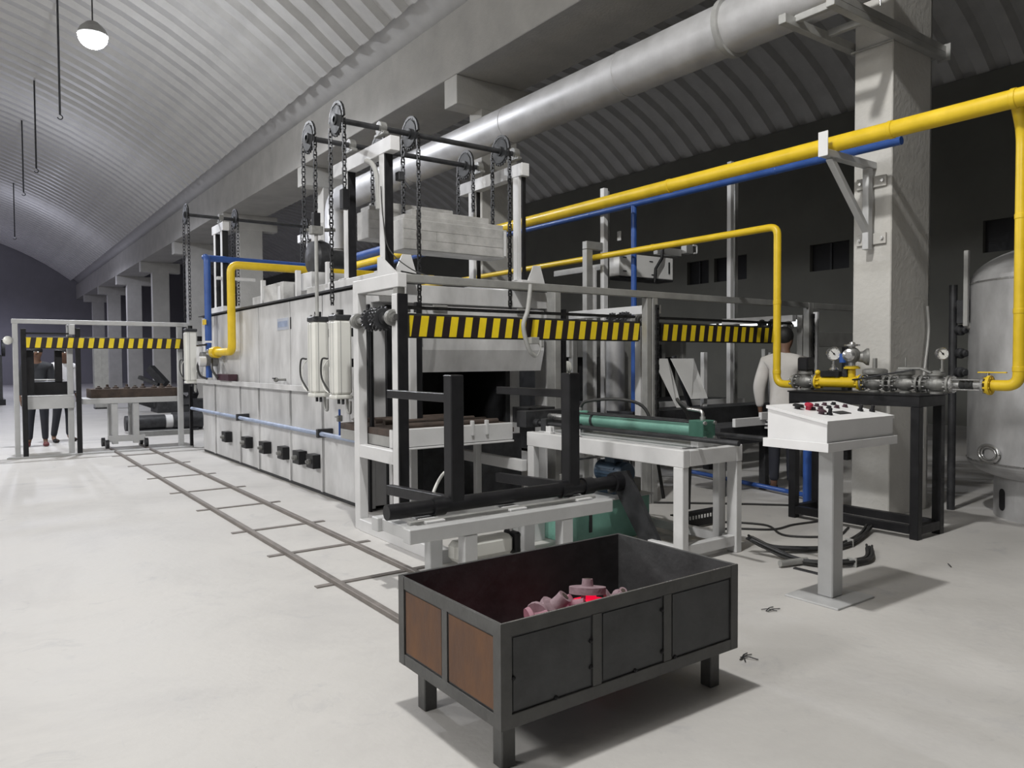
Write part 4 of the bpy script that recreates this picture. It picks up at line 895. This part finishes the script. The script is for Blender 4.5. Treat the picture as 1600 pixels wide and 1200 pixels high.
gauge('round white dial gauge at the left above the yellow spool', 6.33, 3.80, 1.50, .058, 1.38)
gauge('round white dial gauge at the right in front of the dark pipes', 6.33, 2.865, 1.49, .046, 1.345)
t = thing('gauge_manifold', 'black manifold block with knob and chrome cap under the left gauge', 'manifold', (6.33, 3.8, 1.29))
bx(t, 'block', M['black'], 6.28, 3.72, 1.293, 6.38, 3.90, 1.345); build('chrome_cap', MB().lathe((6.33, 3.80, 1.345), (0, 0, 1), [(.04, 0), (.045, .012), (.03, .03), (.015, .035)], 18), M['chrome'], t); bx(t, 'side_block', M['dsteel'], 6.30, 3.655, 1.293, 6.36, 3.70, 1.36); build('knob', MB().ball((6.29, 3.93, 1.33), .025, 10, 7), M['yellow'], t)
valve('broad domed regulator valve with a thick stub on top', 3.305, 3.53, .07, .06, .06, .085, .019, .10)
valve('gas valve with a thin upright spindle, right of the domed regulator', 3.04, 3.27, .07, .058, .06, .09, .006, .072)
valve('rightmost full gas valve beside the black flexible joint', 2.80, 3.02, .07, .058, .06, 0)
tube(bpy.data.objects['gas_valve.003'], 'impulse_line', M['cast'], [(6.27, 2.92, 1.335), (6.30, 3.02, 1.37), (6.30, 3.2, 1.37)], .012, 8)
o = build('impulse_tube', MB().tube(spline([(6.26, 3.58, 1.27), (6.24, 3.42, 1.295), (6.235, 3.2, 1.335), (6.26, 3.06, 1.36)]), .007, 8), M['dsteel']); tag(o, 'thin bent tube running over the domed regulator', 'tube')
t = thing('flexible_joint', 'black rubber flexible joint between bright flanges at the right valve end', 'joint', (VX, 2.66, 1.2))
build('flange', flange(MB(), 2.775, .068, .018), M['chrome'], t)
build('bellows', MB().lathe((VX, 2.62, VZ), (0, 1, 0), [(.03, 0), (.045, .01), (.032, .03), (.046, .05), (.032, .07), (.046, .09), (.03, .11)], 20), M['rubber'], t)
cyl(t, 'neck', M['chrome'], (VX, 2.73, VZ), (VX, 2.78, VZ), .03, 16); cyl(t, 'neck', M['chrome'], (VX, 2.56, VZ), (VX, 2.63, VZ), .036, 16)
for k in range(4):
    a = PI/4+k*PI/2; cyl(t, 'stay_rod', M['chrome'], (VX+.055*math.cos(a), 2.57, VZ+.055*math.sin(a)), (VX+.055*math.cos(a), 2.79, VZ+.055*math.sin(a)), .007, 6)
t = thing('ball_valve', 'bright ball valve with a yellow lever and yellow flange on the right pipe', 'valve', (VX, 2.53, 1.2))
build('flange', flange(MB(), 2.545, .068, .016), M['chrome'], t); build('flange', flange(MB(), 2.505, .075, .022), M['yellow'], t); build('flange_bolts', bolts(MB(), 2.53, .056, 8, .06), M['yellow'], t)
cyl(t, 'stem', M['chrome'], (VX, 2.53, 1.28), (VX, 2.53, 1.345), .012, 10); bx(t, 'lever', M['yellow'], VX-.012, 2.40, 1.338, VX+.012, 2.60, 1.348)

# ------------------------------------------------------------------ aluminium tank, standing pipes
t = thing('storage_tank', 'big aluminium air receiver tank standing at the right behind the yellow pipe', 'tank', (8.02, 2.5, 0))
TX, TY = 8.02, 2.5
prof = [(.60, .34)]+[(.82*math.cos(a), .52-.22*math.sin(a)) for a in [1.2-.12*k for k in range(11)]]+[(.82, 2.14)]
build('shell', MB().lathe((TX, TY, 0), (0, 0, 1), prof, 64), M['alu'], t)
build('top_dome', MB().lathe((TX, TY, 2.14), (0, 0, 1), [(.82*math.cos(a), .36*math.sin(a)) for a in [PI/2*k/12 for k in range(13)]], 64), M['alu'], t)
for z in (2.13, .51): build('weld_seam', MB().lathe((TX, TY, z), (0, 0, 1), [(.815, 0), (.826, .006), (.826, .018), (.815, .024)], 64), M['chrome'], t)
build('skirt', MB().lathe((TX, TY, 0), (0, 0, 1), [(.60, 0), (.60, .40)], 48), M['alu'], t)
dv = Vector((0-TX, 0-TY, 0)).normalized(); sd = Vector((-dv.y, dv.x, 0))
def on_tank(ang, z, r): 
    d = Matrix.Rotation(ang, 3, 'Z') @ dv; return Vector((TX, TY, 0))+d*r+Vector((0, 0, z)), d
p, d = on_tank(-.80, .61, .825); s_ = Vector((0, 0, 1)).cross(d)
mb = MB()
for rr, h in ((1., .03), (.72, .045)):
    ring = [p+s_*(.115*rr*math.cos(a))+Vector((0, 0, .075*rr*math.sin(a)))+d*.012 for a in [2*PI*k/28 for k in range(29)]]
    mb.tube(ring, .014 if rr == 1. else .009, 8, False)
build('handhole_ring', mb, M['chrome'], t)
build('handhole_cover', MB().lathe(p-d*.01, d, [(.06, 0), (.06, .012), (.03, .016)], 24), M['alu'], t)
p, d = on_tank(-1.02, .17, .601)
s_ = Vector((0, 0, 1)).cross(d); pl = [p+d*.002+s_*(.045*math.cos(a))+Vector((0, 0, (.055 if math.sin(a) > 0 else -.055)+.045*math.sin(a))) for a in [2*PI*k/20 for k in range(20)]]
build('skirt_opening', MB().add(pl+[q-d*.006 for q in pl], [tuple(range(20)), tuple(range(20, 40))[::-1]]+[(i, (i+1) % 20, 20+(i+1) % 20, 20+i) for i in range(20)]), M['black'], t)
p, d = on_tank(-1.25, 2.05, .86); bx(t, 'level_pipe', M['galv'], p.x-.02, p.y-.02, 1.75, p.x+.02, p.y+.02, 2.45)
t = thing('standpipe_manifold', 'dark upright pipe with bright valves between pillar and tank', 'pipe', (7.62, 3.36, 0))
cyl(t, 'riser', M['dsteel'], (7.63, 3.36, 0), (7.63, 3.36, 2.15), .035, 16)
for z in (1.95, 1.72, 1.5, 1.32):
    build('valve', MB().lathe((7.63, 3.28, z), (-.5, -1, 0), [(.03, -.05), (.05, -.04), (.05, 0), (.03, .01), (.035, .05), (.02, .06)], 14), M['dsteel'], t)
bx(t, 'valve_box', M['dsteel'], 7.56, 3.20, 1.78, 7.66, 3.30, 2.0); build('cap', MB().ball((7.60, 3.2, 1.76), .045, 12, 8), M['chrome'], t)
o = build('conduit', MB().box(7.54, 3.58, 0, 7.63, 3.68, 5.2), M['galv']); tag(o, 'galvanised upright channel fixed beside the nearest pillar', 'conduit')
o = build('cable_run', MB().tube(spline([(7.4, 3.49, 1.95), (7.43, 3.49, 1.7), (7.36, 3.49, 1.35), (7.30, 3.48, 1.1), (7.35, 3.49, .6)]), .014, 8), M['galv']); tag(o, 'grey cable sagging on the dark face of the nearest pillar', 'cable')

# ------------------------------------------------------------------ far striped frame, trolley, floor clutter
t = thing('far_frame', 'distant pale pipe frame with a striped bar at the end of the rails', 'frame', (1.85, 13.7, 0))
W, K, G = M['grey'], M['black'], M['galv']
bx(t, 'post', W, .56, 13.7, 0, .63, 13.78, 2.06); bx(t, 'guide', K, .66, 13.62, 0, .73, 13.68, 1.98)
bx(t, 'post', W, 1.28, 13.8, 0, 1.36, 13.88, 2.06); bx(t, 'guide', K, 1.38, 13.62, 0, 1.45, 13.68, 2.0)
bx(t, 'post', W, 2.90, 13.72, 0, 2.98, 13.8, 2.06); bx(t, 'guide', K, 3.06, 13.62, 0, 3.11, 13.68, 1.3)
bx(t, 'top_beam', W, .55, 13.7, 2.06, 3.1, 13.76, 2.13); bx(t, 'top_bracket', W, 1.3, 13.64, 1.90, 1.38, 13.72, 2.06)
bx(t, 'shelf_beam', W, .66, 13.72, .74, 1.36, 13.78, .93); bx(t, 'shelf_rail', W, .66, 13.72, .93, 1.36, 13.9, .95)
h = bx(t, 'hazard_bar', M['hazard'], .73, 13.60, 1.69, 3.0, 13.615, 1.845, c=.001); build('bar_backing', MB().box(.72, 13.616, 1.68, 2.98, 13.65, 1.86), M['dsteel'], h)
bx(t, 'top_chain', M['chain'], .73, 13.68, 1.90, 1.36, 13.71, 1.925)
build('bearing', MB().ball((.50, 13.7, 1.80), .065, 14, 9), M['cyl'], t)
bx(t, 'base_beam', W, .45, 13.62, 0, 3.1, 13.68, .03)
bx(t, 'hopper', K, .76, 13.95, .95, 1.30, 14.4, 1.16); bx(t, 'hopper_lip', W, .80, 13.92, 1.18, 1.24, 13.95, 1.20); bx(t, 'screen', K, 1.12, 13.9, 1.16, 1.22, 14.0, 1.66); bx(t, 'screen', K, .72, 13.9, .95, .84, 13.96, 1.66)
t = thing('rail_trolley', 'pale trolley with small wheels standing at the end of the rails', 'trolley', (2.2, 14.1, 0))
bx(t, 'deck', W, 1.50, 13.95, .78, 3.02, 14.6, .87); 
for x in (1.92, 2.24): bx(t, 'leg', W, x, 13.98, .10, x+.09, 14.08, .78)
for x in (1.92, 2.24): bx(t, 'leg', W, x, 14.4, .10, x+.09, 14.5, .78)
bx(t, 'axle_beam', W, 1.86, 13.98, .14, 2.42, 14.06, .24)
for x in (1.84, 2.43):
    for y in (13.96, 14.42): cyl(t, 'wheel', M['dsteel'], (x-.025, y, .105), (x+.025, y, .105), .075, 18)
t = thing('casting_tray', 'brown tray of castings resting on the pale trolley', 'tray', (2.3, 14.2, .87))
bx(t, 'tray', M['scale'], 1.62, 13.98, .87, 2.98, 14.55, 1.02)
for k in range(9): build('casting', MB().lathe((1.75+k*.14, 14.1+.1*(k % 3), 1.02), (0, 0, 1), [(.05, 0), (.05, .02), (.025, .03), (.02, .05+.02*(k % 2))], 10), M['scale'], t)
t = thing('geared_motor', 'dark geared motor with a pale band lying on the floor beyond the trolley', 'motor', (3.0, 17.2, 0))
cyl(t, 'body', M['dsteel'], (2.6, 17.2, .2), (3.35, 17.2, .2), .16, 18); cyl(t, 'band', M['white'], (3.36, 17.2, .2), (3.5, 17.2, .2), .15, 18); cyl(t, 'gearbox', M['dsteel'], (3.5, 17.2, .2), (4.1, 17.2, .2), .19, 18); bx(t, 'foot', M['dsteel'], 2.7, 17.05, 0, 4.0, 17.35, .06)
t = thing('steel_channel', 'grey steel channel lying on the floor behind the far frame', 'channel', (3.3, 16.2, 0))
bx(t, 'web', M['galv'], 2.7, 16.2, .08, 3.7, 16.32, .1); bx(t, 'flange', M['galv'], 2.7, 16.2, 0, 3.7, 16.22, .08); bx(t, 'flange', M['galv'], 2.7, 16.3, 0, 3.7, 16.32, .08)
t = thing('scrap_heap', 'dark tangled heap of machine parts in front of the far pillars', 'scrap', (5.6, 24., 0))
for k in range(14):
    a = random.uniform(0, 6.28); c = Vector((5.3+random.uniform(-.9, .9), 24+random.uniform(-.6, .6), random.uniform(.1, .8)))
    build('bent_part', MB().bar(c, c+Vector((math.cos(a)*.7, math.sin(a)*.5, random.uniform(-.1, .6))), random.uniform(.08, .22), random.uniform(.08, .25), c=0), M['dsteel'], t)
bx(t, 'pile_base', M['dsteel'], 4.4, 23.5, 0, 6.2, 24.5, .35)
t = thing('white_cabinet', 'plain pale cabinet standing far back under the striped bar', 'cabinet', (3.55, 27, 0))
bx(t, 'body', M['galv'], 3.22, 26.8, .05, 3.62, 27.2, 1.95); bx(t, 'plinth', M['dsteel'], 3.22, 26.82, 0, 3.62, 27.18, .05); bx(t, 'door_seam', M['greyhose'], 3.415, 26.79, .1, 3.425, 26.8, 1.9, c=0)
t = thing('dark_press', 'dark machine far back at the left edge of the hall', 'machine', (.6, 32, 0))
bx(t, 'body', M['dsteel'], .1, 31.8, 0, .98, 32.8, 1.75); bx(t, 'head', M['dsteel'], .2, 31.6, 1.75, .9, 32.6, 2.6); bx(t, 'base', M['black'], -.1, 31.5, 0, 1.05, 33, .2); cyl(t, 'wheel', M['dsteel'], (.98, 32, 2.0), (1.08, 32, 2.0), .3, 18)

# ------------------------------------------------------------------ second furnace line in the dark bay on the right
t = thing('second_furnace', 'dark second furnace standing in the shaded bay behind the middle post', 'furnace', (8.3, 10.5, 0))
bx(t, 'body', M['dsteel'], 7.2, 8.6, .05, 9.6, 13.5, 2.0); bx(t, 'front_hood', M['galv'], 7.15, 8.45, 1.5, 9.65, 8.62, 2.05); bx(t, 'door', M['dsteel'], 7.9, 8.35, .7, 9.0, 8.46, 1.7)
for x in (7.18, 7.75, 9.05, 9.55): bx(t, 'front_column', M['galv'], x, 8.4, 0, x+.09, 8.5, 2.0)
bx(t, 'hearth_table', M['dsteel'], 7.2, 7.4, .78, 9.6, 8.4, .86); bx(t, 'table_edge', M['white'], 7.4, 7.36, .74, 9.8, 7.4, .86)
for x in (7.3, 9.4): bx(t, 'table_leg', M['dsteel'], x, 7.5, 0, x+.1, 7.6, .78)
t = thing('second_lift', 'unpainted lift frame with tall twin posts above the second furnace', 'lift', (7.6, 7.2, 0))
for x, y, m in ((6.50, 7.0, 'white'), (6.62, 7.1, 'galv'), (8.97, 7.0, 'white'), (9.20, 7.1, 'galv')):
    bx(t, 'tall_post', M[m], x-.035, y-.035, 0, x+.035, y+.035, 3.6 if x < 8 else 4.3)
bx(t, 'square_post', M['galv'], 6.19, 6.98, 0, 6.29, 7.06, 2.82); bx(t, 'square_frame', M['galv'], 6.19, 6.98, 2.825, 6.46, 7.06, 2.92); bx(t, 'post_strip', M['white'], 6.30, 6.96, 0, 6.34, 7.0, 2.6)
cyl(t, 'round_column', M['duct'], (6.42, 6.72, 0), (6.42, 6.72, 1.75), .12, 18)
bx(t, 'panel', M['galv'], 6.5, 6.85, .6, 6.95, 6.9, 1.75); bx(t, 'panel_edge', M['white'], 6.94, 6.82, .6, 6.98, 6.9, 1.75)
bx(t, 'shelf', M['galv'], 6.66, 7.14, 2.62, 6.72, 8.2, 2.7); bx(t, 'clip', M['white'], 6.78, 7.0, 2.98, 6.8, 7.06, 3.1)
t = thing('white_hanging_box', 'bright white flat box hung in the second lift behind the blue pipe', 'box', (7.4, 7.3, 2.5))
bx(t, 'case', M['paper'], 7.05, 7.3, 2.58, 8.09, 7.6, 2.88); bx(t, 'upper_bar', M['galv'], 7.76, 7.28, 2.92, 8.25, 7.36, 3.02); bx(t, 'handle', M['black'], 8.0, 7.285, 2.66, 8.015, 7.30, 2.82, c=0); bx(t, 'bottom_edge', M['dsteel'], 7.05, 7.3, 2.55, 8.1, 7.6, 2.58)
for x, z in ((7.12, 2.82), (7.12, 2.64), (7.62, 2.80), (7.66, 2.62)): bx(t, 'hinge', M['dsteel'], x, 7.29, z, x+.06, 7.3, z+.012, c=0)
o = build('hanging_strap', MB().tube([(7.80, 7.22, 3.0), (7.78, 7.22, 2.85), (7.66, 7.22, 2.70), (7.64, 7.22, 2.5)], .022, 8), M['black']); tag(o, 'black strap hanging down across the white hung box', 'strap')
t = thing('lift_beam', 'small hooked beam end high beside the white hung box', 'beam', (8.3, 7.2, 2.95))
bx(t, 'beam', M['galv'], 8.26, 7.2, 2.96, 8.40, 7.3, 3.08); tube(t, 'hook', M['white'], fillet([(8.40, 7.2, 3.08), (8.48, 7.2, 3.08), (8.48, 7.2, 2.97), (8.42, 7.2, 2.97)], .02, 3), .012, 6)
for k, (xa, xb, za, zb, dx, lab) in enumerate(((7.28, 7.72, .95, 1.47, .22, 'bright white tapered sheet leaning beside the middle post, right of two'), (6.95, 7.22, .85, 1.47, .28, 'narrower white sheet leaning just right of the middle post, left of two'))):
    o = build('leaning_sheet', MB().add([(xa, 6.6, zb), (xb, 6.6, zb), (xb+.08, 6.6, zb-.16), (xb+.10, 6.45, za), (xa+dx, 6.45, za)]+[(xa, 6.61, zb), (xb, 6.61, zb), (xb+.08, 6.61, zb-.16), (xb+.10, 6.46, za), (xa+dx, 6.46, za)], [(0,1,2,3,4), (9,8,7,6,5)]+[(i, (i+1) % 5, 5+(i+1) % 5, 5+i) for i in range(5)]), M['paper']); tag(o, lab, 'sheet', 'white sheets leaning in the second line')
t = thing('sheet_rack', 'dark low rack carrying the leaning white sheets', 'rack', (7.3, 6.5, 0))
bx(t, 'top', M['dsteel'], 6.3, 6.35, .72, 9.4, 6.75, .84); bx(t, 'edge', M['dsteel'], 6.3, 6.3, .62, 9.4, 6.35, .84)
for x in (6.4, 7.9, 9.2): bx(t, 'leg', M['dsteel'], x, 6.5, 0, x+.09, 6.6, .72)
for x0, z0, x1, z1 in ((6.95, .9, 7.35, 1.72), (7.72, .84, 7.75, 1.5), (7.0, .85, 7.24, 1.4)): bar(t, 'prop', M['dsteel'], (x0, 6.66, z0), (x1-.3, 6.7, z1), .05, .05)
bx(t, 'upright', M['white'], 7.80, 6.5, .84, 7.87, 6.56, 1.55); bx(t, 'upright', M['galv'], 9.10, 6.5, .84, 9.18, 6.56, 1.6); bx(t, 'upright', M['white'], 9.22, 6.5, .84, 9.25, 6.55, 1.55)
t = thing('white_bar_table', 'white rail piece on a dark bench behind the green cylinder end', 'rail', (6.8, 5.2, 0))
bx(t, 'rail', M['white'], 6.50, 5.0, .74, 7.02, 5.04, .83); bx(t, 'rail', M['white'], 6.92, 4.98, .80, 7.4, 5.02, .88); bx(t, 'bench', M['dsteel'], 6.3, 5.04, .55, 7.3, 5.5, .74)
for x in (6.4, 7.15): bx(t, 'bench_leg', M['dsteel'], x, 5.1, 0, x+.08, 5.18, .55)
for x in (7.04, 7.13):
    for z in (.70, .74, .78): cyl(t, 'insulator', M['white'], (x, 5.0, z), (x, 5.0, z+.02), .026, 12)
t = thing('beige_elbow_pipe', 'beige pipe with a ribbed elbow at the furnace right corner', 'pipe', (5.75, 7.0, 1.3))
cyl(t, 'tube', M['cyl'], (5.42, 7.0, 1.37), (5.85, 7.0, 1.37), .055, 18)
for k in range(4): build('rib', MB().lathe((5.78+k*.035, 7.0, 1.37), (1, 0, 0), [(.05, 0), (.075, .006), (.075, .02), (.05, .026)], 20), M['cyl'], t)
bx(t, 'blue_pump', M['motor'], 5.55, 6.9, .95, 5.95, 7.2, 1.28); bx(t, 'pump_stand', M['galv'], 5.6, 6.95, 0, 5.9, 7.15, .95); cyl(t, 'pump_outlet', M['cyl'], (5.85, 7.0, 1.28), (5.85, 7.0, 1.37), .05, 16)
# small hazards and fittings right of the nearest pillar line
t = thing('side_beam_rack', 'grey beam on a dark frame right of the second post, behind the gauge', 'beam', (9.4, 6., 0))
bx(t, 'beam', M['galv'], 9.0, 5.8, 1.62, 10.4, 5.9, 1.82); bx(t, 'post', M['dsteel'], 9.2, 5.9, 0, 9.3, 6.0, 1.7); bx(t, 'post', M['dsteel'], 10.2, 5.9, 0, 10.3, 6.0, 1.7)
o = build('floor_pipe', MB().tube([(7.35, 6.4, .05), (6.95, 4.35, .05)], .025, 10), M['blue']); tag(o, 'blue pipe lying on the floor behind the white table legs', 'pipe')
o = build('water_riser', MB().tube([(6.72, 4.3, 0), (6.72, 4.3, 1.1)], .045, 12), M['blue']); tag(o, 'upright blue pipe beside the left edge of the nearest pillar', 'pipe')

# ------------------------------------------------------------------ loose cables and hoses on the floor
def cable(lab, m, pts, r, name='floor_cable', cat='cable'):
    o = build(name, MB().tube(spline(pts, 8), r, 8), M[m]); tag(o, lab, cat); return o
for k in range(2):
    base = [[(4.72, 3.5, .12), (4.86, 3.42, .04), (5.0, 3.28, .03), (5.25, 3.16, .03), (5.5, 3.16, .03), (5.85, 3.25, .03), (6.08, 3.32, .05)],
            [(4.70, 3.45, .12), (4.76, 3.25, .04), (4.74, 3.10, .03), (4.80, 2.94, .03), (4.98, 2.84, .03), (5.2, 2.84, .03), (5.5, 3.0, .03)]][k]
    t = thing('cable_bundle', ['black cable bundle running from the table foot to the valve bench', 'black cable bundle looping behind the desk pedestal foot'][k], 'cables', (base[0][0], base[0][1], 0))
    for q in range(6):
        pts = [(x+.022*math.cos(q*1.05+i*.6), y+.022*math.sin(q*1.05+i*.6), max(.01, z+.012*math.sin(q*2.1+i))) for i, (x, y, z) in enumerate(base)]
        build('strand', MB().tube(spline(pts, 6), .009, 7), M['rubber'] if q % 3 else M['dsteel'], t)
    bx(t, 'tie_wrap', M['greyhose'], base[4][0]-.005, base[4][1]-.035, .0, base[4][0]+.008, base[4][1]+.035, .062)
cable('thin black cable loop on the floor right of the table, outer', 'rubber', [(4.9, 4.3, .01), (5.3, 4.35, .01), (5.6, 4.0, .01), (5.4, 3.65, .01), (5.7, 3.4, .01), (6.08, 3.5, .01)], .009)
cable('thin black cable loop on the floor right of the table, inner', 'rubber', [(4.85, 3.95, .01), (5.2, 4.1, .01), (5.5, 3.85, .01), (5.8, 3.85, .01), (6.1, 3.8, .01)], .009)
cable('thin dark cable lying straight on the floor behind the pedestal', 'rubber', [(5.6, 5.3, .01), (6.2, 4.75, .01), (6.6, 4.35, .01), (6.75, 4.25, .01)], .010)
o = build('round_bar', MB().cyl((4.55, 3.12, .03), (4.78, 3.06, .03), .022, 14), M['galv']); tag(o, 'short grey round bar lying on the floor beside the bin corner', 'bar')
o = build('steel_strip', MB().box(4.60, 2.80, 0, 4.63, 3.05, .01, 0, Matrix.Identity(4)), M['dsteel']); tag(o, 'dark steel strip lying on the floor in front of the hoses', 'strip')
t = thing('cable_tray', 'black perforated cable tray lying behind the white table legs', 'tray', (4.95, 4.3, 0))
tm = MB().box(4.80, 4.28, .02, 5.35, 4.30, .14, 0); build('web', tm, M['black'], t); bx(t, 'flange', M['black'], 4.80, 4.30, .13, 5.35, 4.36, .14)
for k in range(13): bx(t, 'slot', M['paper'], 4.84+k*.038, 4.275, .085, 4.855+k*.038, 4.28, .115, c=0)
o = build('steel_rod', MB().tube([(4.25, 3.72, .02), (4.5, 3.95, .12), (4.62, 4.05, .2)], .02, 10), M['galv']); tag(o, 'grey rod leaning out from under the white pusher table', 'rod')

# ------------------------------------------------------------------ people
def skinned(name, nodes, edges, m, parent, root=0, sub=2):
    me = bpy.data.meshes.new(name); me.from_pydata([n[0] for n in nodes], edges, [])
    o = bpy.data.objects.new(name, me); C.objects.link(o)
    md = o.modifiers.new('skin', 'SKIN'); md.use_smooth_shade = True
    for i, n in enumerate(nodes):
        r = n[1]; me.skin_vertices[0].data[i].radius = r if isinstance(r, tuple) else (r, r)
        me.skin_vertices[0].data[i].use_root = (i == root)
    s2 = o.modifiers.new('sub', 'SUBSURF'); s2.levels = s2.render_levels = sub
    dg = bpy.context.evaluated_depsgraph_get(); nm = bpy.data.meshes.new_from_object(o.evaluated_get(dg))
    nm.name = name; nm.materials.clear(); nm.materials.append(m); nm.polygons.foreach_set('use_smooth', [True]*len(nm.polygons))
    C.objects.unlink(o); bpy.data.objects.remove(o)
    q = bpy.data.objects.new(name, nm); C.objects.link(q); q.parent = parent; ORG[q.name] = Vector((0, 0, 0))
    return q
def person(lab, loc, rz, shirt, trousers, shoe, lean=0., armL=((-.22, -.02, 1.12), (-.24, .02, .88)), armR=((.22, -.02, 1.12), (.24, .02, .88)), stance=(.09, .09), head=(0, 0), s=1.):
    t = thing('person', lab, 'person', loc); ORG[t.name] = Vector((0, 0, 0)); t.rotation_euler = (0, 0, rz); t.scale = (s, s, s)
    L = lambda x, y, z: (x, y+lean*max(0, z-.95), z)
    hx, hy = head
    hip = [(-stance[0], 0, .92), (stance[1], 0, .92)]
    nodes = [((0, 0, .95), (.125, .095)), (L(0, 0, 1.12), (.12, .085)), (L(0, -.01, 1.30), (.15, .10)), (L(0, -.01, 1.43), (.09, .06)), (L(0, 0, 1.50), .050),
             (L(hx*.3, .02+hy*.3, 1.57), .072), (L(hx*.6, .03+hy*.6, 1.65), (.078, .092)), (L(hx*.7, .025+hy*.7, 1.72), (.06, .072)),
             (L(hx+.0, .125+hy, 1.615), .014)]                                       # nose at the last
    E_ = [(0, 1), (1, 2), (2, 3), (3, 4), (4, 5), (5, 6), (6, 7), (6, 8)]
    for sx in (-1, 1):
        b = len(nodes); nodes.append((L(hx*.6+sx*.086, .02+hy*.6, 1.63), .013)); E_.append((6, b))     # ears
    sh = []
    for sx, (el, wr) in ((-1, armL), (1, armR)):
        b = len(nodes); lx = lambda p: L(*p)
        nodes += [(L(sx*.185, -.01, 1.395), .046), (lx(el), .043), (lx(wr), .03)]
        E_ += [(3, b), (b, b+1), (b+1, b+2)]
        e, wv = Vector(lx(el)), Vector(lx(wr)); d = (wv-e).normalized(); side = d.cross(Vector((sx, 0, 0))).normalized()
        k = len(nodes); pc = wv+d*.06; nodes.append((tuple(pc), (.034, .020))); E_.append((b+2, k))
        for f in range(4):
            o_ = side*(.024-.016*f); ln = (.075, .085, .08, .062)[f]; i = len(nodes)
            nodes += [(tuple(pc+d*.03+o_), .0095), (tuple(pc+d*(.03+ln*.55)+o_*1.1+Vector((-sx*.006, 0, 0))), .009), (tuple(pc+d*(.03+ln)+o_*1.1+Vector((-sx*.02, 0, 0))), .0075)]
            E_ += [(k, i), (i, i+1), (i+1, i+2)]
        i = len(nodes); nodes += [(tuple(wv+d*.045+side*.035), .010), (tuple(wv+d*.085+side*.048), .0085)]; E_ += [(k, i), (i, i+1)]
        sh.append((b, b+1, b+2))
    pel = len(nodes); nodes.append(((0, 0, .83), (.125, .10))); E_.append((0, pel))
    legs = []
    for sx, dx in ((-1, stance[0]), (1, stance[1])):
        b = len(nodes)
        nodes += [((sx*.09, 0, .86), .085), ((sx*(.09+(dx-.09)*.5), .015, .50), .056), ((sx*dx, -.01, .10), .038), ((sx*(dx+.01), .03, .045), (.042, .035)), ((sx*(dx+.03), .15, .03), (.04, .025))]
        E_ += [(0, b), (b, b+1), (b+1, b+2), (b+2, b+3), (b+3, b+4)]; legs.append(b)
    skinned('body', nodes, E_, M['skin'], t)
    def sub(ids, edges, grow, name, m, own={}):
        mp_ = {a: i for i, a in enumerate(ids)}
        nn = [(nodes[a][0], tuple(r+own.get(a, grow) for r in (nodes[a][1] if isinstance(nodes[a][1], tuple) else (nodes[a][1],)*2))) for a in ids]
        return skinned(name, nn, [(mp_[a], mp_[b]) for a, b in edges], m, t)
    a, b = sh
    sub([pel, 0, 1, 2, 3, *a[:2], *b[:2], a[2], b[2], 4], [(pel, 0), (0, 1), (1, 2), (2, 3), (3, 4), (3, a[0]), (a[0], a[1]), (a[1], a[2]), (3, b[0]), (b[0], b[1]), (b[1], b[2])], .03, 'shirt', M[shirt], {4: .014, 3: .04, a[0]: .034, b[0]: .034, a[2]: .012, b[2]: .012})
    l, r = legs
    sub([0, l, l+1, l+2, r, r+1, r+2], [(0, l), (l, l+1), (l+1, l+2), (0, r), (r, r+1), (r+1, r+2)], .014, 'trousers', M[trousers])
    for b_ in legs: sub([b_+3, b_+4], [(b_+3, b_+4)], .012, 'shoe', M[shoe])
    hp = L(hx*.6, .01+hy*.6, 1.675)
    build('hair', MB().ball(hp, .102, 18, 12, (.92, 1.02, 1.0)), M['hair'], t)
    for sx in (-1, 1):
        build('eye', MB().ball(L(hx*.6+sx*.033, .113+hy*.6, 1.645), .012, 10, 7), M['dial'], t)
    build('mouth', MB().box(-.025+hx, .112+hy+lean*.63, 1.568, .025+hx, .122+hy+lean*.63, 1.576), M['maroon'], t)
    return t
person('man in a pale shirt and dark trousers seen from behind at the valves', (7.22, 4.92, 0), math.radians(-62), 'shirt', 'navy', 'black', lean=.10, armL=((-.25, -.03, 1.13), (-.24, .02, .90)), armR=((.24, .10, 1.18), (.16, .32, 1.16)), s=1.02)
person('person in dark clothes and maroon shoes behind the far striped frame, left one', (.98, 15.5, 0), math.radians(170), 'dkshirt', 'navy', 'redshoe', stance=(.10, .14))
person('person in a white shirt and dark trousers behind the far frame post', (1.42, 16.1, 0), math.radians(-150), 'wshirt', 'navy', 'black', stance=(.10, .20))

# ------------------------------------------------------------------ small scraps on the floor
def scrap(lab, x, y, n, sd):
    r = random.Random(sd); t = thing('floor_scrap', lab, 'scrap', (x, y, 0), 'bits of scrap on the floor')
    for k in range(n):
        a = r.uniform(0, PI); dx, dy = .05*math.cos(a), .05*math.sin(a); ox, oy = r.uniform(-.02, .02), r.uniform(-.02, .02)
        tube(t, 'wire_bit', M['dsteel'], [(x+ox-dx, y+oy-dy, .006), (x+ox, y+oy, .012), (x+ox+dx, y+oy+dy*.6, .006)], .0028, 6)
scrap('little tangle of dark wire bits right of the bin leg', 3.02, 2.27, 4, 1)
scrap('few dark wire bits on the floor in front of the desk base plate', 3.72, 2.62, 3, 2)
scrap('lone wire bit on the floor in front of the valve bench', 5.55, 2.45, 1, 4)
